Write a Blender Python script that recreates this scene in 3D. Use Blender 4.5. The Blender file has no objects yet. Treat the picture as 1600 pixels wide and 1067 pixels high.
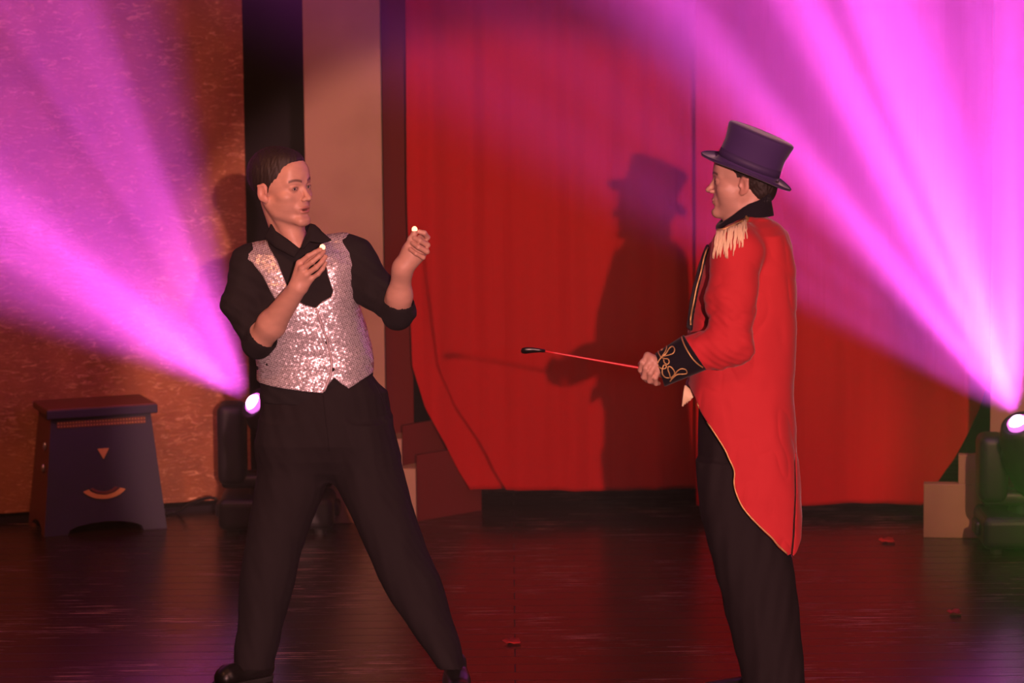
import bpy, bmesh, math, random
import numpy as np
from mathutils import Vector, Matrix
from mathutils.bvhtree import BVHTree
random.seed(7); rng = np.random.RandomState(7)
SC = bpy.context.scene
COL = SC.collection
PI = math.pi

# ------------------------------------------------------------------ camera
CAM = np.array([0.0, -12.0, 2.8]); TILT = math.radians(7.83); ROLL = math.radians(0.55); FPX = 5700.0
cd = bpy.data.cameras.new('camera'); cam = bpy.data.objects.new('camera', cd); COL.objects.link(cam)
cd.sensor_width = 36; cd.lens = FPX * 36 / 1600; cd.clip_end = 100
M_CAM = Matrix.Rotation(PI/2 - TILT, 3, 'X') @ Matrix.Rotation(-ROLL, 3, 'Z')
cam.matrix_world = Matrix.Translation(Vector(CAM)) @ M_CAM.to_4x4()
cd.dof.use_dof = True; cd.dof.focus_distance = 12.2; cd.dof.aperture_fstop = 3.5
SC.camera = cam
RC = np.array(M_CAM)

def ray(px, py):
    return RC @ np.array([(px-800)/FPX, -(py-533.5)/FPX, -1.0])
def at(px, py, Y):
    d = ray(px, py); return CAM + d * ((Y - CAM[1]) / d[1])
def atz(px, py, Z=0.0):
    d = ray(px, py); return CAM + d * ((Z - CAM[2]) / d[2])

# ------------------------------------------------------------------ render look
SC.view_settings.view_transform = 'Standard'; SC.view_settings.look = 'None'
SC.view_settings.gamma = 1; SC.view_settings.exposure = 0.0; SC.view_settings.use_curve_mapping = False
SC.render.engine = 'CYCLES'
SC.cycles.use_denoising = True
try: SC.cycles.denoiser = 'OPENIMAGEDENOISE'
except Exception: pass
SC.cycles.max_bounces = 5; SC.cycles.diffuse_bounces = 2; SC.cycles.glossy_bounces = 3
SC.cycles.volume_bounces = 0; SC.cycles.sample_clamp_indirect = 3.0
SC.cycles.caustics_reflective = False; SC.cycles.caustics_refractive = False

# ------------------------------------------------------------------ world, lamps
w = bpy.data.worlds.new('hall_dark'); SC.world = w; w.use_nodes = True
w.node_tree.nodes['Background'].inputs[0].default_value = (0.9, 0.35, 0.3, 1)
w.node_tree.nodes['Background'].inputs[1].default_value = 0.012

def spot(name, loc, target, power, color, size_deg, blend, radius=0.05):
    l = bpy.data.lights.new(name, 'SPOT'); l.energy = power; l.color = color
    l.spot_size = math.radians(size_deg); l.spot_blend = blend; l.shadow_soft_size = radius
    o = bpy.data.objects.new(name, l); COL.objects.link(o)
    o.location = Vector(loc)
    o.rotation_euler = (Vector(target) - Vector(loc)).to_track_quat('-Z', 'Y').to_euler()
    return o

LENS_L = at(396, 629, 2.58); LENS_R = at(1590, 660, 2.06)
# follow spot from the back of the hall, a round pool of warm light on performers and curtain
spot('follow_spot', (2.1, -25, 4.75), at(797, 655, 3.1), 25000, (1.0, 0.46, 0.42), 6.75, 0.16, 0.09)
# warm red and amber house washes from the front truss
spot('front_wash_red', (0.5, -9, 6.0), (0.4, 2.0, 0.7), 520, (1.0, 0.36, 0.28), 60, 0.8, 0.35)
spot('amber_wash', (-3.0, -3.5, 5.5), (-2.1, 3.0, 1.0), 800, (1.0, 0.33, 0.12), 60, 0.9, 0.25)

def gobo(o, seed, sx, lo, hi, floor_val):
    """rays of the moving head: a break-up gobo of long bars across the beam"""
    l = o.data; l.use_nodes = True; nt = l.node_tree
    em = nt.nodes['Emission']
    bars = Vector((0, 1, 0)); q = o.rotation_euler.to_matrix(); loc = q.inverted() @ bars
    ang = math.atan2(loc.y, loc.x)
    tc = nt.nodes.new('ShaderNodeTexCoord'); sep = nt.nodes.new('ShaderNodeSeparateXYZ')
    nt.links.new(tc.outputs['Normal'], sep.inputs[0])
    def div(a):
        m = nt.nodes.new('ShaderNodeMath'); m.operation = 'DIVIDE'
        nt.links.new(a, m.inputs[0]); nt.links.new(sep.outputs[2], m.inputs[1]); return m.outputs[0]
    cb = nt.nodes.new('ShaderNodeCombineXYZ')
    nt.links.new(div(sep.outputs[0]), cb.inputs[0]); nt.links.new(div(sep.outputs[1]), cb.inputs[1])
    rt = nt.nodes.new('ShaderNodeMapping'); rt.inputs['Rotation'].default_value = (0, 0, -ang)
    sc = nt.nodes.new('ShaderNodeMapping'); sc.inputs['Scale'].default_value = (.16, 1, 1); sc.inputs['Location'].default_value = (0, 0, seed)
    nt.links.new(cb.outputs[0], rt.inputs[0]); nt.links.new(rt.outputs[0], sc.inputs[0])
    nz = nt.nodes.new('ShaderNodeTexNoise'); nz.inputs['Scale'].default_value = sx
    nz.inputs['Detail'].default_value = 1.5
    nt.links.new(sc.outputs[0], nz.inputs['Vector'])
    mr = nt.nodes.new('ShaderNodeMapRange'); mr.interpolation_type = 'SMOOTHSTEP'
    mr.inputs['From Min'].default_value = lo; mr.inputs['From Max'].default_value = hi
    mr.inputs['To Min'].default_value = floor_val; mr.inputs['To Max'].default_value = 1.0
    nt.links.new(nz.outputs['Fac'], mr.inputs['Value'])
    nt.links.new(mr.outputs['Result'], em.inputs['Strength'])
    return nt, cb, mr, em

def beam(name, lens, sdir, power, color, size, blend, seed, scale, lo, hi, fl, smooth=0.05):
    d = Vector(sdir).normalized()
    p = Vector(lens) + d * 0.034
    o = spot(name, p, p + d, power, color, size, blend, 0.03)
    nt, cb, mr, em = gobo(o, seed, scale, lo, hi, fl)
    lf = nt.nodes.new('ShaderNodeLightFalloff'); lf.inputs['Smooth'].default_value = smooth   # soft start: the optics spread the source
    nt.links.new(mr.outputs['Result'], lf.inputs['Strength']); nt.links.new(lf.outputs['Quadratic'], em.inputs['Strength'])
    return o
def sdir(deg, toward):
    a = math.radians(deg); return (-math.cos(a), -toward, math.sin(a))
MAG = (1.0, 0.10, 0.88)
DIR_L = sdir(40, 0.55); DIR_R = sdir(66, 0.50)
beam('beam_left_core', LENS_L, sdir(42, 0.5), 42000, MAG, 18, 1.0, 1.3, 9.0, 0.30, 0.62, 0.40)
beam('beam_left_fan', LENS_L, sdir(54, 0.5), 8500, MAG, 58, 0.6, 4.1, 9.0, 0.42, 0.60, 0.22)
beam('beam_right_core', LENS_R, sdir(69, 0.45), 36000, MAG, 48, 0.7, 2.2, 9.0, 0.42, 0.60, 0.22)
beam('beam_right_fan', LENS_R, sdir(64, 0.45), 4200, MAG, 66, 0.4, 5.2, 7.0, 0.42, 0.60, 0.10)
# warm light from the left front on the right-hand pilaster and plinth
spot('side_wash', (2.75, -8, 5.0), at(1590, 700, 2.5), 3800, (1.0, 0.50, 0.28), 7, 0.9, 0.12)
gl = at(1672, 815, 1.9)
spot('green_beam', gl, gl + np.array([-.04, -1, .22]), 300, (0.30, 1.0, 0.10), 40, 1.0, 0.05)
spot('green_beam', at(1700, 850, .9), at(1440, 640, 1.7), 60, (0.30, 1.0, 0.10), 50, 1.0, 0.05)

# ------------------------------------------------------------------ helpers: objects and tags
def tag(o, label=None, cat=None, group=None, kind=None):
    if label: o['label'] = label
    if cat: o['category'] = cat
    if group: o['group'] = group
    if kind: o['kind'] = kind
    return o
def empty(name, loc, label, cat, group=None):
    o = bpy.data.objects.new(name, None); COL.objects.link(o); o.location = Vector(loc)
    o.empty_display_size = 0.1
    return tag(o, label, cat, group)
def link(name, me, mat, parent=None, smooth=True):
    o = bpy.data.objects.new(name, me); COL.objects.link(o)
    if mat is not None:
        for m in (mat if isinstance(mat, (list, tuple)) else [mat]): me.materials.append(m)
    if smooth and len(me.polygons): me.polygons.foreach_set('use_smooth', np.ones(len(me.polygons), dtype=bool))
    if parent:
        o.parent = parent
        o.matrix_parent_inverse = Matrix.Translation(-world_loc(parent))
    return o
def world_loc(o):
    # parents are only ever translated, children meshes are built in world coordinates
    v = Vector(o.location)
    return v if o.parent is None else Vector((0, 0, 0)) if o.type == 'MESH' else v
def from_bm(name, bm, mat, parent=None, smooth=False):
    bmesh.ops.recalc_face_normals(bm, faces=bm.faces)
    me = bpy.data.meshes.new(name); bm.to_mesh(me); bm.free()
    return link(name, me, mat, parent, smooth)
def structure(o, label=None):
    o['kind'] = 'structure'
    if label: o['label'] = label
    return o

def box_bm(bm, c, s, bevel=0.0, rot=None, seg=2):
    m = Matrix.Translation(Vector(c)) @ (rot.to_4x4() if rot is not None else Matrix.Identity(4)) @ Matrix.Diagonal((s[0], s[1], s[2], 1))
    r = bmesh.ops.create_cube(bm, size=1.0, matrix=m)
    if bevel:
        es = list({e for v in r['verts'] for e in v.link_edges})
        bmesh.ops.bevel(bm, geom=es, offset=bevel, segments=seg, affect='EDGES', profile=0.5)
def tube_bm(bm, pts, r, n=8, cap=True):
    pts = [Vector(p) for p in pts]; rr = r if isinstance(r, (list, tuple)) else [r]*len(pts)
    rings = []; up = None
    for i, p in enumerate(pts):
        t = (pts[min(i+1, len(pts)-1)] - pts[max(i-1, 0)]); t = t.normalized() if t.length > 1e-9 else Vector((0, 0, 1))
        if up is None: up = Vector((0, 0, 1)) if abs(t.z) < .9 else Vector((1, 0, 0))
        a = t.cross(up); a = a.normalized() if a.length > 1e-6 else t.orthogonal().normalized()
        b = t.cross(a).normalized(); up = -b
        rings.append([bm.verts.new(p + (a*math.cos(2*PI*k/n) + b*math.sin(2*PI*k/n))*rr[i]) for k in range(n)])
    for i in range(len(rings)-1):
        for k in range(n):
            bm.faces.new((rings[i][k], rings[i][(k+1) % n], rings[i+1][(k+1) % n], rings[i+1][k]))
    if cap:
        bm.faces.new(rings[0][::-1]); bm.faces.new(rings[-1])
def lathe_bm(bm, prof, n, M):
    rings = []
    for r, z in prof:
        rings.append([bm.verts.new(M @ Vector((r*math.cos(2*PI*k/n), r*math.sin(2*PI*k/n), z))) for k in range(n)])
    for i in range(len(rings)-1):
        for k in range(n):
            bm.faces.new((rings[i][k], rings[i][(k+1) % n], rings[i+1][(k+1) % n], rings[i+1][k]))
    bm.faces.new(rings[0]); bm.faces.new(rings[-1])
def smooth_path(pts, n=8):
    """Catmull-Rom through pts"""
    P = [np.array(p, float) for p in pts]; P = [2*P[0]-P[1]] + P + [2*P[-1]-P[-2]]
    out = []
    for i in range(1, len(P)-2):
        for t in np.linspace(0, 1, n, endpoint=False):
            a, b, c, d = P[i-1], P[i], P[i+1], P[i+2]
            out.append(0.5*((2*b)+(-a+c)*t+(2*a-5*b+4*c-d)*t*t+(-a+3*b-3*c+d)*t**3))
    out.append(P[-2]); return out

# ------------------------------------------------------------------ helpers: distance fields
def f32(a): return np.asarray(a, dtype=np.float32)
def p_cone(a, b, ra, rb):
    a = f32(a); b = f32(b); ab = b-a; L2 = float(ab@ab)+1e-12
    def fn(P):
        t = np.clip(((P-a)@ab)/L2, 0, 1)
        return np.linalg.norm(P-a-t[:, None]*ab, axis=1) - (ra+(rb-ra)*t)
    return fn, (a+b)/2, math.sqrt(L2)/2+max(ra, rb)
def p_ell(c, r, R=None):
    c = f32(c); r = f32(r); R = None if R is None else f32(R)
    def fn(P):
        q = P-c
        if R is not None: q = q@R
        k0 = np.linalg.norm(q/r, axis=1); k1 = np.linalg.norm(q/(r*r), axis=1)+1e-9
        return k0*(k0-1)/k1
    return fn, c, float(r.max())
def p_loft(rows, n=2.4, grow=0.0, yaw=0.0):
    """rows (z, cx, cy, rx, ry)"""
    R = np.array(sorted(rows), dtype=np.float32); z0, z1 = float(R[0, 0]), float(R[-1, 0])
    cs, sn = math.cos(yaw), math.sin(yaw)
    def fn(P):
        z = P[:, 2]; g = [np.interp(z, R[:, 0], R[:, i]).astype(np.float32) for i in range(1, 5)]
        rx = g[2]+grow; ry = g[3]+grow
        dx = P[:, 0]-g[0]; dy = P[:, 1]-g[1]
        if yaw: dx, dy = dx*cs+dy*sn, -dx*sn+dy*cs
        q = ((np.abs(dx)/rx)**n+(np.abs(dy)/ry)**n)**(1/n)
        d = (q-1)*np.minimum(rx, ry)
        return np.maximum(d, np.maximum(z-z1-grow*.5, z0-z-grow*.5))
    c = np.array([R[:, 1].mean(), R[:, 2].mean(), (z0+z1)/2]); 
    rad = max(math.dist((a[1], a[2], a[0]), c)+max(a[3], a[4]) for a in R)+grow+.02
    return fn, f32(c), rad
def p_poly(pts, y0=-9.0, y1=9.0):
    """polygon in the XZ plane, extruded along Y"""
    V = f32([(p[0], p[2]) if len(p) == 3 else p for p in pts]); n = len(V)
    def fn(P):
        q = P[:, [0, 2]]; d = np.full(len(q), 1e9, np.float32); s = np.ones(len(q), np.float32)
        for i in range(n):
            a = V[i]; b = V[i-1]; e = b-a; w_ = q-a
            t = np.clip((w_@e)/(float(e@e)+1e-12), 0, 1)
            bb = w_-t[:, None]*e; d = np.minimum(d, (bb*bb).sum(1))
            c1 = q[:, 1] >= a[1]; c2 = q[:, 1] < b[1]; c3 = e[0]*w_[:, 1] > e[1]*w_[:, 0]
            fl = (c1 & c2 & c3) | (~c1 & ~c2 & ~c3); s = np.where(fl, -s, s)
        return np.maximum(s*np.sqrt(d), np.maximum(P[:, 1]-y1, y0-P[:, 1]))
    return fn, None, None
def p_plane(o, nrm):
    """inside is behind the normal"""
    o = f32(o); nrm = np.asarray(nrm, float); nrm = f32(nrm/np.linalg.norm(nrm))
    return (lambda P: (P-o)@nrm), None, None

class Field:
    def __init__(s): s.ops = []
    def u(s, prim, k=0.01): s.ops.append(('u', prim, k)); return s
    def s(s_, prim, k=0.005): s_.ops.append(('s', prim, k)); return s_
    def i(s, prim): s.ops.append(('i', prim, 0)); return s
    def disp(s, fn): s.ops.append(('d', (fn, None, None), 0)); return s
    def comb(s, mode, other):        # another Field as operand
        s.ops.append((mode, (lambda P: other.ev(P), None, None), .003)); return s
    def ev(s, P, blocks=None, hd=0):
        D = np.full(len(P), 1.0, np.float32)
        for mode, (fn, c, r), k in s.ops:
            sel = slice(None)
            if blocks is not None and c is not None:
                m = np.linalg.norm(blocks-c, axis=1) < r+hd+k+.01
                if not m.any(): continue
                if not m.all(): sel = np.repeat(m, 512)
            b = fn(P[sel]).astype(np.float32); a = D[sel]
            if mode == 'u':
                h2 = np.clip(.5-.5*(b-a)/k, 0, 1)
                res = a*(1-h2)+b*h2-k*h2*(1-h2)
            elif mode == 's':
                h2 = np.clip(.5-.5*(a+b)/k, 0, 1); res = a*(1-h2)-b*h2+k*h2*(1-h2)
            elif mode == 'i': res = np.maximum(a, b)
            else: res = a+b
            D[sel] = res
        return D
    def mesh(s, lo, hi, h, name='m', color=None):
        lo = np.asarray(lo, float)-2*h; hi = np.asarray(hi, float)+2*h
        nb = np.ceil((hi-lo)/(8*h)).astype(int); B = 8
        g = np.stack(np.meshgrid(*[np.arange(n) for n in nb], indexing='ij'), -1).reshape(-1, 3)
        bc = f32(lo+(g+.5)*B*h-h*.5)
        hd = B*h*math.sqrt(3)/2
        dc = np.concatenate([s.ev(bc[i:i+200000]) for i in range(0, len(bc), 200000)])
        act = np.abs(dc) < hd*1.35+.006
        V = np.where(dc < 0, -1.0, 1.0).astype(np.float32).reshape(nb)
        V = np.repeat(np.repeat(np.repeat(V, B, 0), B, 1), B, 2)
        ga = g[act]; off = np.stack(np.meshgrid(*[np.arange(B)]*3, indexing='ij'), -1).reshape(-1, 3)
        for i in range(0, len(ga), 3000):
            gg = ga[i:i+3000]
            idx = (gg[:, None, :]*B+off[None]).reshape(-1, 3)
            val = s.ev(f32(lo+idx*h), f32(lo+(gg+.5)*B*h), hd)
            V[idx[:, 0], idx[:, 1], idx[:, 2]] = val
        return nets(V, lo, h, name, color)

def nets(V, lo, h, name, color=None):
    V[0], V[-1] = 1, 1; V[:, 0], V[:, -1] = 1, 1; V[:, :, 0], V[:, :, -1] = 1, 1
    S = V < 0; nx, ny, nz = V.shape
    c = np.zeros((nx-1, ny-1, nz-1), np.uint8)
    for a in (0, 1):
        for b in (0, 1):
            for d in (0, 1): c += S[a:nx-1+a, b:ny-1+b, d:nz-1+d]
    cell = np.argwhere((c > 0) & (c < 8)); del c
    key = (cell[:, 0]*ny+cell[:, 1])*nz+cell[:, 2]
    acc = np.zeros((len(cell), 3)); cnt = np.zeros(len(cell))
    i, j, k = cell.T
    corner = {(a, b, d): V[i+a, j+b, k+d] for a in (0, 1) for b in (0, 1) for d in (0, 1)}
    for ax in range(3):
        for p in (0, 1):
            for q in (0, 1):
                A = [p, q]; A.insert(ax, 0); Bc = [p, q]; Bc.insert(ax, 1)
                va, vb = corner[tuple(A)], corner[tuple(Bc)]
                m = (va < 0) != (vb < 0); t = np.where(m, va/(va-vb+1e-20), 0)
                pos = np.tile(np.array(A, float), (len(cell), 1)); pos[:, ax] = t
                acc[m] += pos[m]; cnt[m] += 1
    verts = lo+h*(cell+acc/cnt[:, None])
    quads = []
    for ax in range(3):
        sl0 = [slice(None)]*3; sl1 = [slice(None)]*3; sl0[ax] = slice(0, -1); sl1[ax] = slice(1, None)
        e = np.argwhere(S[tuple(sl0)] != S[tuple(sl1)])
        if not len(e): continue
        o1, o2 = [(1, 2), (2, 0), (0, 1)][ax]
        def kk(d1, d2):
            x = e.copy(); x[:, o1] -= d1; x[:, o2] -= d2
            return np.searchsorted(key, (x[:, 0]*ny+x[:, 1])*nz+x[:, 2])
        q = np.stack([kk(1, 1), kk(0, 1), kk(0, 0), kk(1, 0)], 1)
        ins = S[e[:, 0], e[:, 1], e[:, 2]]
        q[~ins] = q[~ins][:, ::-1]
        quads.append(q)
    F_ = np.concatenate(quads).astype(np.int32)
    # one pass of smoothing for clean normals
    me = bpy.data.meshes.new(name)
    me.vertices.add(len(verts)); me.vertices.foreach_set('co', verts.astype(np.float32).ravel())
    me.loops.add(F_.size); me.loops.foreach_set('vertex_index', F_.ravel())
    me.polygons.add(len(F_)); me.polygons.foreach_set('loop_start', np.arange(0, F_.size, 4, dtype=np.int32))
    try: me.polygons.foreach_set('loop_total', np.full(len(F_), 4, dtype=np.int32))
    except Exception: pass
    me.update(calc_edges=True); me.validate()
    if color is not None:
        ca = me.color_attributes.new('Col', 'FLOAT_COLOR', 'POINT')
        cc = color(verts); ca.data.foreach_set('color', cc.astype(np.float32).ravel())
    return me

def sines(P, fr, seed, n=5):
    """smooth pseudo-noise, -1..1, frequency vector fr"""
    r = np.random.RandomState(seed); out = np.zeros(len(P), np.float32)
    W = P*np.asarray(fr, np.float32)
    for i in range(n):
        d = r.normal(size=3)*.55; ph = r.rand()*7
        out += np.sin(W@f32(d)*(1+.6*i)*2.2+ph+1.2*np.sin(W[:, [1, 2, 0]]@f32(d)*1.3+ph))/(1+.35*i)
    return out/2.4

# ------------------------------------------------------------------ helpers: materials
def mat(name, color, rough=0.7, metal=0.0, spec=0.5, bump=None, sheen=0.0, coat=0.0, attr=False, var=None):
    m = bpy.data.materials.new(name); m.use_nodes = True; nt = m.node_tree; b = nt.nodes['Principled BSDF']
    b.inputs['Base Color'].default_value = (*color, 1); b.inputs['Roughness'].default_value = rough
    b.inputs['Metallic'].default_value = metal; b.inputs['Specular IOR Level'].default_value = spec
    if sheen: b.inputs['Sheen Weight'].default_value = sheen; b.inputs['Sheen Roughness'].default_value = .4
    if coat: b.inputs['Coat Weight'].default_value = coat
    if attr:
        a = nt.nodes.new('ShaderNodeAttribute'); a.attribute_name = 'Col'
        nt.links.new(a.outputs['Color'], b.inputs['Base Color'])
    tc = nt.nodes.new('ShaderNodeTexCoord')
    if var:       # (scale, color2, lo, hi, stretch)
        mp = nt.nodes.new('ShaderNodeMapping'); nt.links.new(tc.outputs['Object'], mp.inputs[0])
        mp.inputs['Scale'].default_value = var[4]
        n = nt.nodes.new('ShaderNodeTexNoise'); n.inputs['Scale'].default_value = var[0]; n.inputs['Detail'].default_value = 5
        nt.links.new(mp.outputs[0], n.inputs['Vector'])
        r = nt.nodes.new('ShaderNodeValToRGB'); r.color_ramp.elements[0].position = var[2]; r.color_ramp.elements[1].position = var[3]
        r.color_ramp.elements[0].color = (*color, 1); r.color_ramp.elements[1].color = (*var[1], 1)
        nt.links.new(n.outputs['Fac'], r.inputs[0]); nt.links.new(r.outputs[0], b.inputs['Base Color'])
    if bump:      # (scale, strength, distance)
        n = nt.nodes.new('ShaderNodeTexNoise'); n.inputs['Scale'].default_value = bump[0]; n.inputs['Detail'].default_value = 4
        nt.links.new(tc.outputs['Object'], n.inputs['Vector'])
        bp = nt.nodes.new('ShaderNodeBump'); bp.inputs['Strength'].default_value = bump[1]; bp.inputs['Distance'].default_value = bump[2]
        nt.links.new(n.outputs['Fac'], bp.inputs['Height']); nt.links.new(bp.outputs[0], b.inputs['Normal'])
    return m
def emit(name, color, s):
    m = bpy.data.materials.new(name); m.use_nodes = True; nt = m.node_tree; b = nt.nodes['Principled BSDF']
    b.inputs['Base Color'].default_value = (*color, 1)
    b.inputs['Emission Color'].default_value = (*color, 1); b.inputs['Emission Strength'].default_value = s
    return m

M = {}
M['skin'] = mat('skin', (.62, .33, .25), .48, attr=True, bump=(260, .12, .001))
M['hair'] = mat('dark_hair', (.018, .010, .008), .55, bump=(500, .6, .002))
M['black_cloth'] = mat('black_cloth', (.012, .0095, .012), .85, spec=.25, bump=(700, .25, .001))
M['trouser_cloth'] = mat('black_trouser_cloth', (.012, .008, .010), .8, spec=.2, bump=(600, .25, .001))
M['velvet'] = mat('black_velvet', (.008, .006, .012), .9, spec=.2, sheen=.1, bump=(400, .3, .001))
M['coat'] = mat('red_coat_cloth', (.58, .034, .044), .75, spec=.12, sheen=.15, bump=(900, .3, .0008))
M['gold'] = mat('gold_braid', (.78, .50, .20), .42, .55, bump=(700, .6, .001))
M['fringe'] = mat('gold_fringe', (.95, .74, .48), .55)
M['eye'] = mat('eye_white', (.62, .52, .48), .25)
M['iris'] = mat('iris', (.03, .022, .02), .2)
M['shoe'] = mat('black_leather', (.01, .008, .008), .32, spec=.5)
M['hat'] = mat('hat_felt_haze_tint', (.055, .024, .125), .75, spec=.3, sheen=.25, bump=(600, .25, .001))  # purple of the haze light put into the felt colour
M['hatedge'] = mat('hat_binding', (.045, .022, .10), .65)  # same purple haze tint in the colour
M['sole'] = mat('rubber_sole', (.02, .018, .018), .6)
M['plastic'] = mat('black_plastic', (.008, .006, .008), .5, spec=.35, bump=(120, .05, .002))
M['beige'] = mat('beige_painted_wood', (.30, .17, .10), .75, bump=(30, .1, .004), var=(3.2, (.25, .135, .078), .42, .62, (1, 1, 1)))
M['maroon'] = mat('maroon_painted_wood', (.10, .009, .008), .8, spec=.08, bump=(20, .1, .003))
M['blackdrape'] = mat('black_drape', (.012, .008, .012), .95, spec=.1)
M['navy'] = mat('navy_painted_wood', (.018, .014, .032), .6, bump=(15, .1, .003))
M['redbrown'] = mat('red_brown_painted_wood', (.13, .030, .014), .55, bump=(15, .1, .003))
M['ochre'] = mat('ochre_paint', (.55, .26, .08), .55)
M['steel'] = mat('steel', (.5, .45, .42), .35, .9)
M['cable'] = mat('cable_rubber', (.01, .01, .01), .6)
M['cropred'] = mat('red_lacquer', (.75, .03, .04), .35)
M['confetti'] = mat('red_paper', (.6, .02, .01), .6)

# sequins: small discs, each tipped its own way
def sequin_mat():
    m = bpy.data.materials.new('silver_sequins'); m.use_nodes = True; nt = m.node_tree; b = nt.nodes['Principled BSDF']
    tc = nt.nodes.new('ShaderNodeTexCoord'); mp = nt.nodes.new('ShaderNodeMapping')
    nt.links.new(tc.outputs['Object'], mp.inputs[0]); mp.inputs['Rotation'].default_value = (0, math.radians(22), 0)
    v = nt.nodes.new('ShaderNodeTexVoronoi'); v.voronoi_dimensions = '2D'; v.inputs['Scale'].default_value = 165; v.inputs['Randomness'].default_value = .22
    sx = nt.nodes.new('ShaderNodeSeparateXYZ'); cx = nt.nodes.new('ShaderNodeCombineXYZ'); nt.links.new(mp.outputs[0], sx.inputs[0])
    nt.links.new(sx.outputs[0], cx.inputs[0]); nt.links.new(sx.outputs[2], cx.inputs[1]); nt.links.new(cx.outputs[0], v.inputs['Vector'])
    r = nt.nodes.new('ShaderNodeValToRGB'); r.color_ramp.elements[0].position = .42; r.color_ramp.elements[1].position = .62
    r.color_ramp.elements[0].color = (.74, .68, .75, 1); r.color_ramp.elements[1].color = (.10, .07, .085, 1)
    nt.links.new(v.outputs['Distance'], r.inputs[0]); nt.links.new(r.outputs[0], b.inputs['Base Color'])
    b.inputs['Metallic'].default_value = .45; b.inputs['Roughness'].default_value = .36
    g = nt.nodes.new('ShaderNodeNewGeometry')
    sub = nt.nodes.new('ShaderNodeVectorMath'); sub.operation = 'SUBTRACT'; sub.inputs[1].default_value = (.5, .5, .5)
    nt.links.new(v.outputs['Color'], sub.inputs[0])
    sc = nt.nodes.new('ShaderNodeVectorMath'); sc.operation = 'SCALE'; sc.inputs['Scale'].default_value = .33
    nt.links.new(sub.outputs[0], sc.inputs[0])
    ad = nt.nodes.new('ShaderNodeVectorMath'); ad.operation = 'ADD'
    nt.links.new(sc.outputs[0], ad.inputs[0]); nt.links.new(g.outputs['Normal'], ad.inputs[1])
    no = nt.nodes.new('ShaderNodeVectorMath'); no.operation = 'NORMALIZE'; nt.links.new(ad.outputs[0], no.inputs[0])
    nt.links.new(no.outputs[0], b.inputs['Normal'])
    return m
M['sequin'] = sequin_mat()

# curtain velvet
def curtain_mat():
    m = bpy.data.materials.new('red_curtain_cloth'); m.use_nodes = True; nt = m.node_tree; b = nt.nodes['Principled BSDF']
    b.inputs['Base Color'].default_value = (.30, .005, .005, 1); b.inputs['Roughness'].default_value = .8
    b.inputs['Specular IOR Level'].default_value = .06; b.inputs['Sheen Weight'].default_value = .0
    tc = nt.nodes.new('ShaderNodeTexCoord'); mp = nt.nodes.new('ShaderNodeMapping'); mp.inputs['Scale'].default_value = (9, 1, .35)
    nt.links.new(tc.outputs['Object'], mp.inputs[0])
    n = nt.nodes.new('ShaderNodeTexNoise'); n.inputs['Scale'].default_value = 1.6; n.inputs['Detail'].default_value = 3
    nt.links.new(mp.outputs[0], n.inputs['Vector'])
    bp = nt.nodes.new('ShaderNodeBump'); bp.inputs['Strength'].default_value = .35; bp.inputs['Distance'].default_value = .03
    nt.links.new(n.outputs['Fac'], bp.inputs['Height']); nt.links.new(bp.outputs[0], b.inputs['Normal'])
    return m
M['curtain'] = curtain_mat()

# crumpled gold canvas with pale fibres
def canvas_mat():
    m = bpy.data.materials.new('mottled_gold_canvas'); m.use_nodes = True; nt = m.node_tree; b = nt.nodes['Principled BSDF']
    tc = nt.nodes.new('ShaderNodeTexCoord')
    n1 = nt.nodes.new('ShaderNodeTexNoise'); n1.inputs['Scale'].default_value = 5; n1.inputs['Detail'].default_value = 6; n1.inputs['Roughness'].default_value = .65
    nt.links.new(tc.outputs['Object'], n1.inputs['Vector'])
    r1 = nt.nodes.new('ShaderNodeValToRGB'); e = r1.color_ramp.elements
    e[0].position = .3; e[0].color = (.20, .050, .011, 1); e[1].position = .72; e[1].color = (.37, .115, .032, 1)
    nt.links.new(n1.outputs['Fac'], r1.inputs[0])
    mp = nt.nodes.new('ShaderNodeMapping'); mp.inputs['Rotation'].default_value = (0, .35, 0); mp.inputs['Scale'].default_value = (1, 1, 3.2)
    nt.links.new(tc.outputs['Object'], mp.inputs[0])
    n2 = nt.nodes.new('ShaderNodeTexNoise'); n2.inputs['Scale'].default_value = 17; n2.inputs['Detail'].default_value = 8; n2.inputs['Roughness'].default_value = .72
    n2.inputs['Distortion'].default_value = 1.4
    nt.links.new(mp.outputs[0], n2.inputs['Vector'])
    r2 = nt.nodes.new('ShaderNodeValToRGB'); r2.color_ramp.elements[0].position = .53; r2.color_ramp.elements[1].position = .70
    nt.links.new(n2.outputs['Fac'], r2.inputs[0])
    mx = nt.nodes.new('ShaderNodeMix'); mx.data_type = 'RGBA'; mx.inputs['B'].default_value = (.75, .38, .20, 1)
    nt.links.new(r2.outputs[0], mx.inputs['Factor']); nt.links.new(r1.outputs[0], mx.inputs['A'])
    nt.links.new(mx.outputs['Result'], b.inputs['Base Color']); b.inputs['Roughness'].default_value = .55
    bp = nt.nodes.new('ShaderNodeBump'); bp.inputs['Strength'].default_value = .5; bp.inputs['Distance'].default_value = .01
    nt.links.new(n2.outputs['Fac'], bp.inputs['Height']); nt.links.new(bp.outputs[0], b.inputs['Normal'])
    return m
M['canvas'] = canvas_mat()

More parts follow.
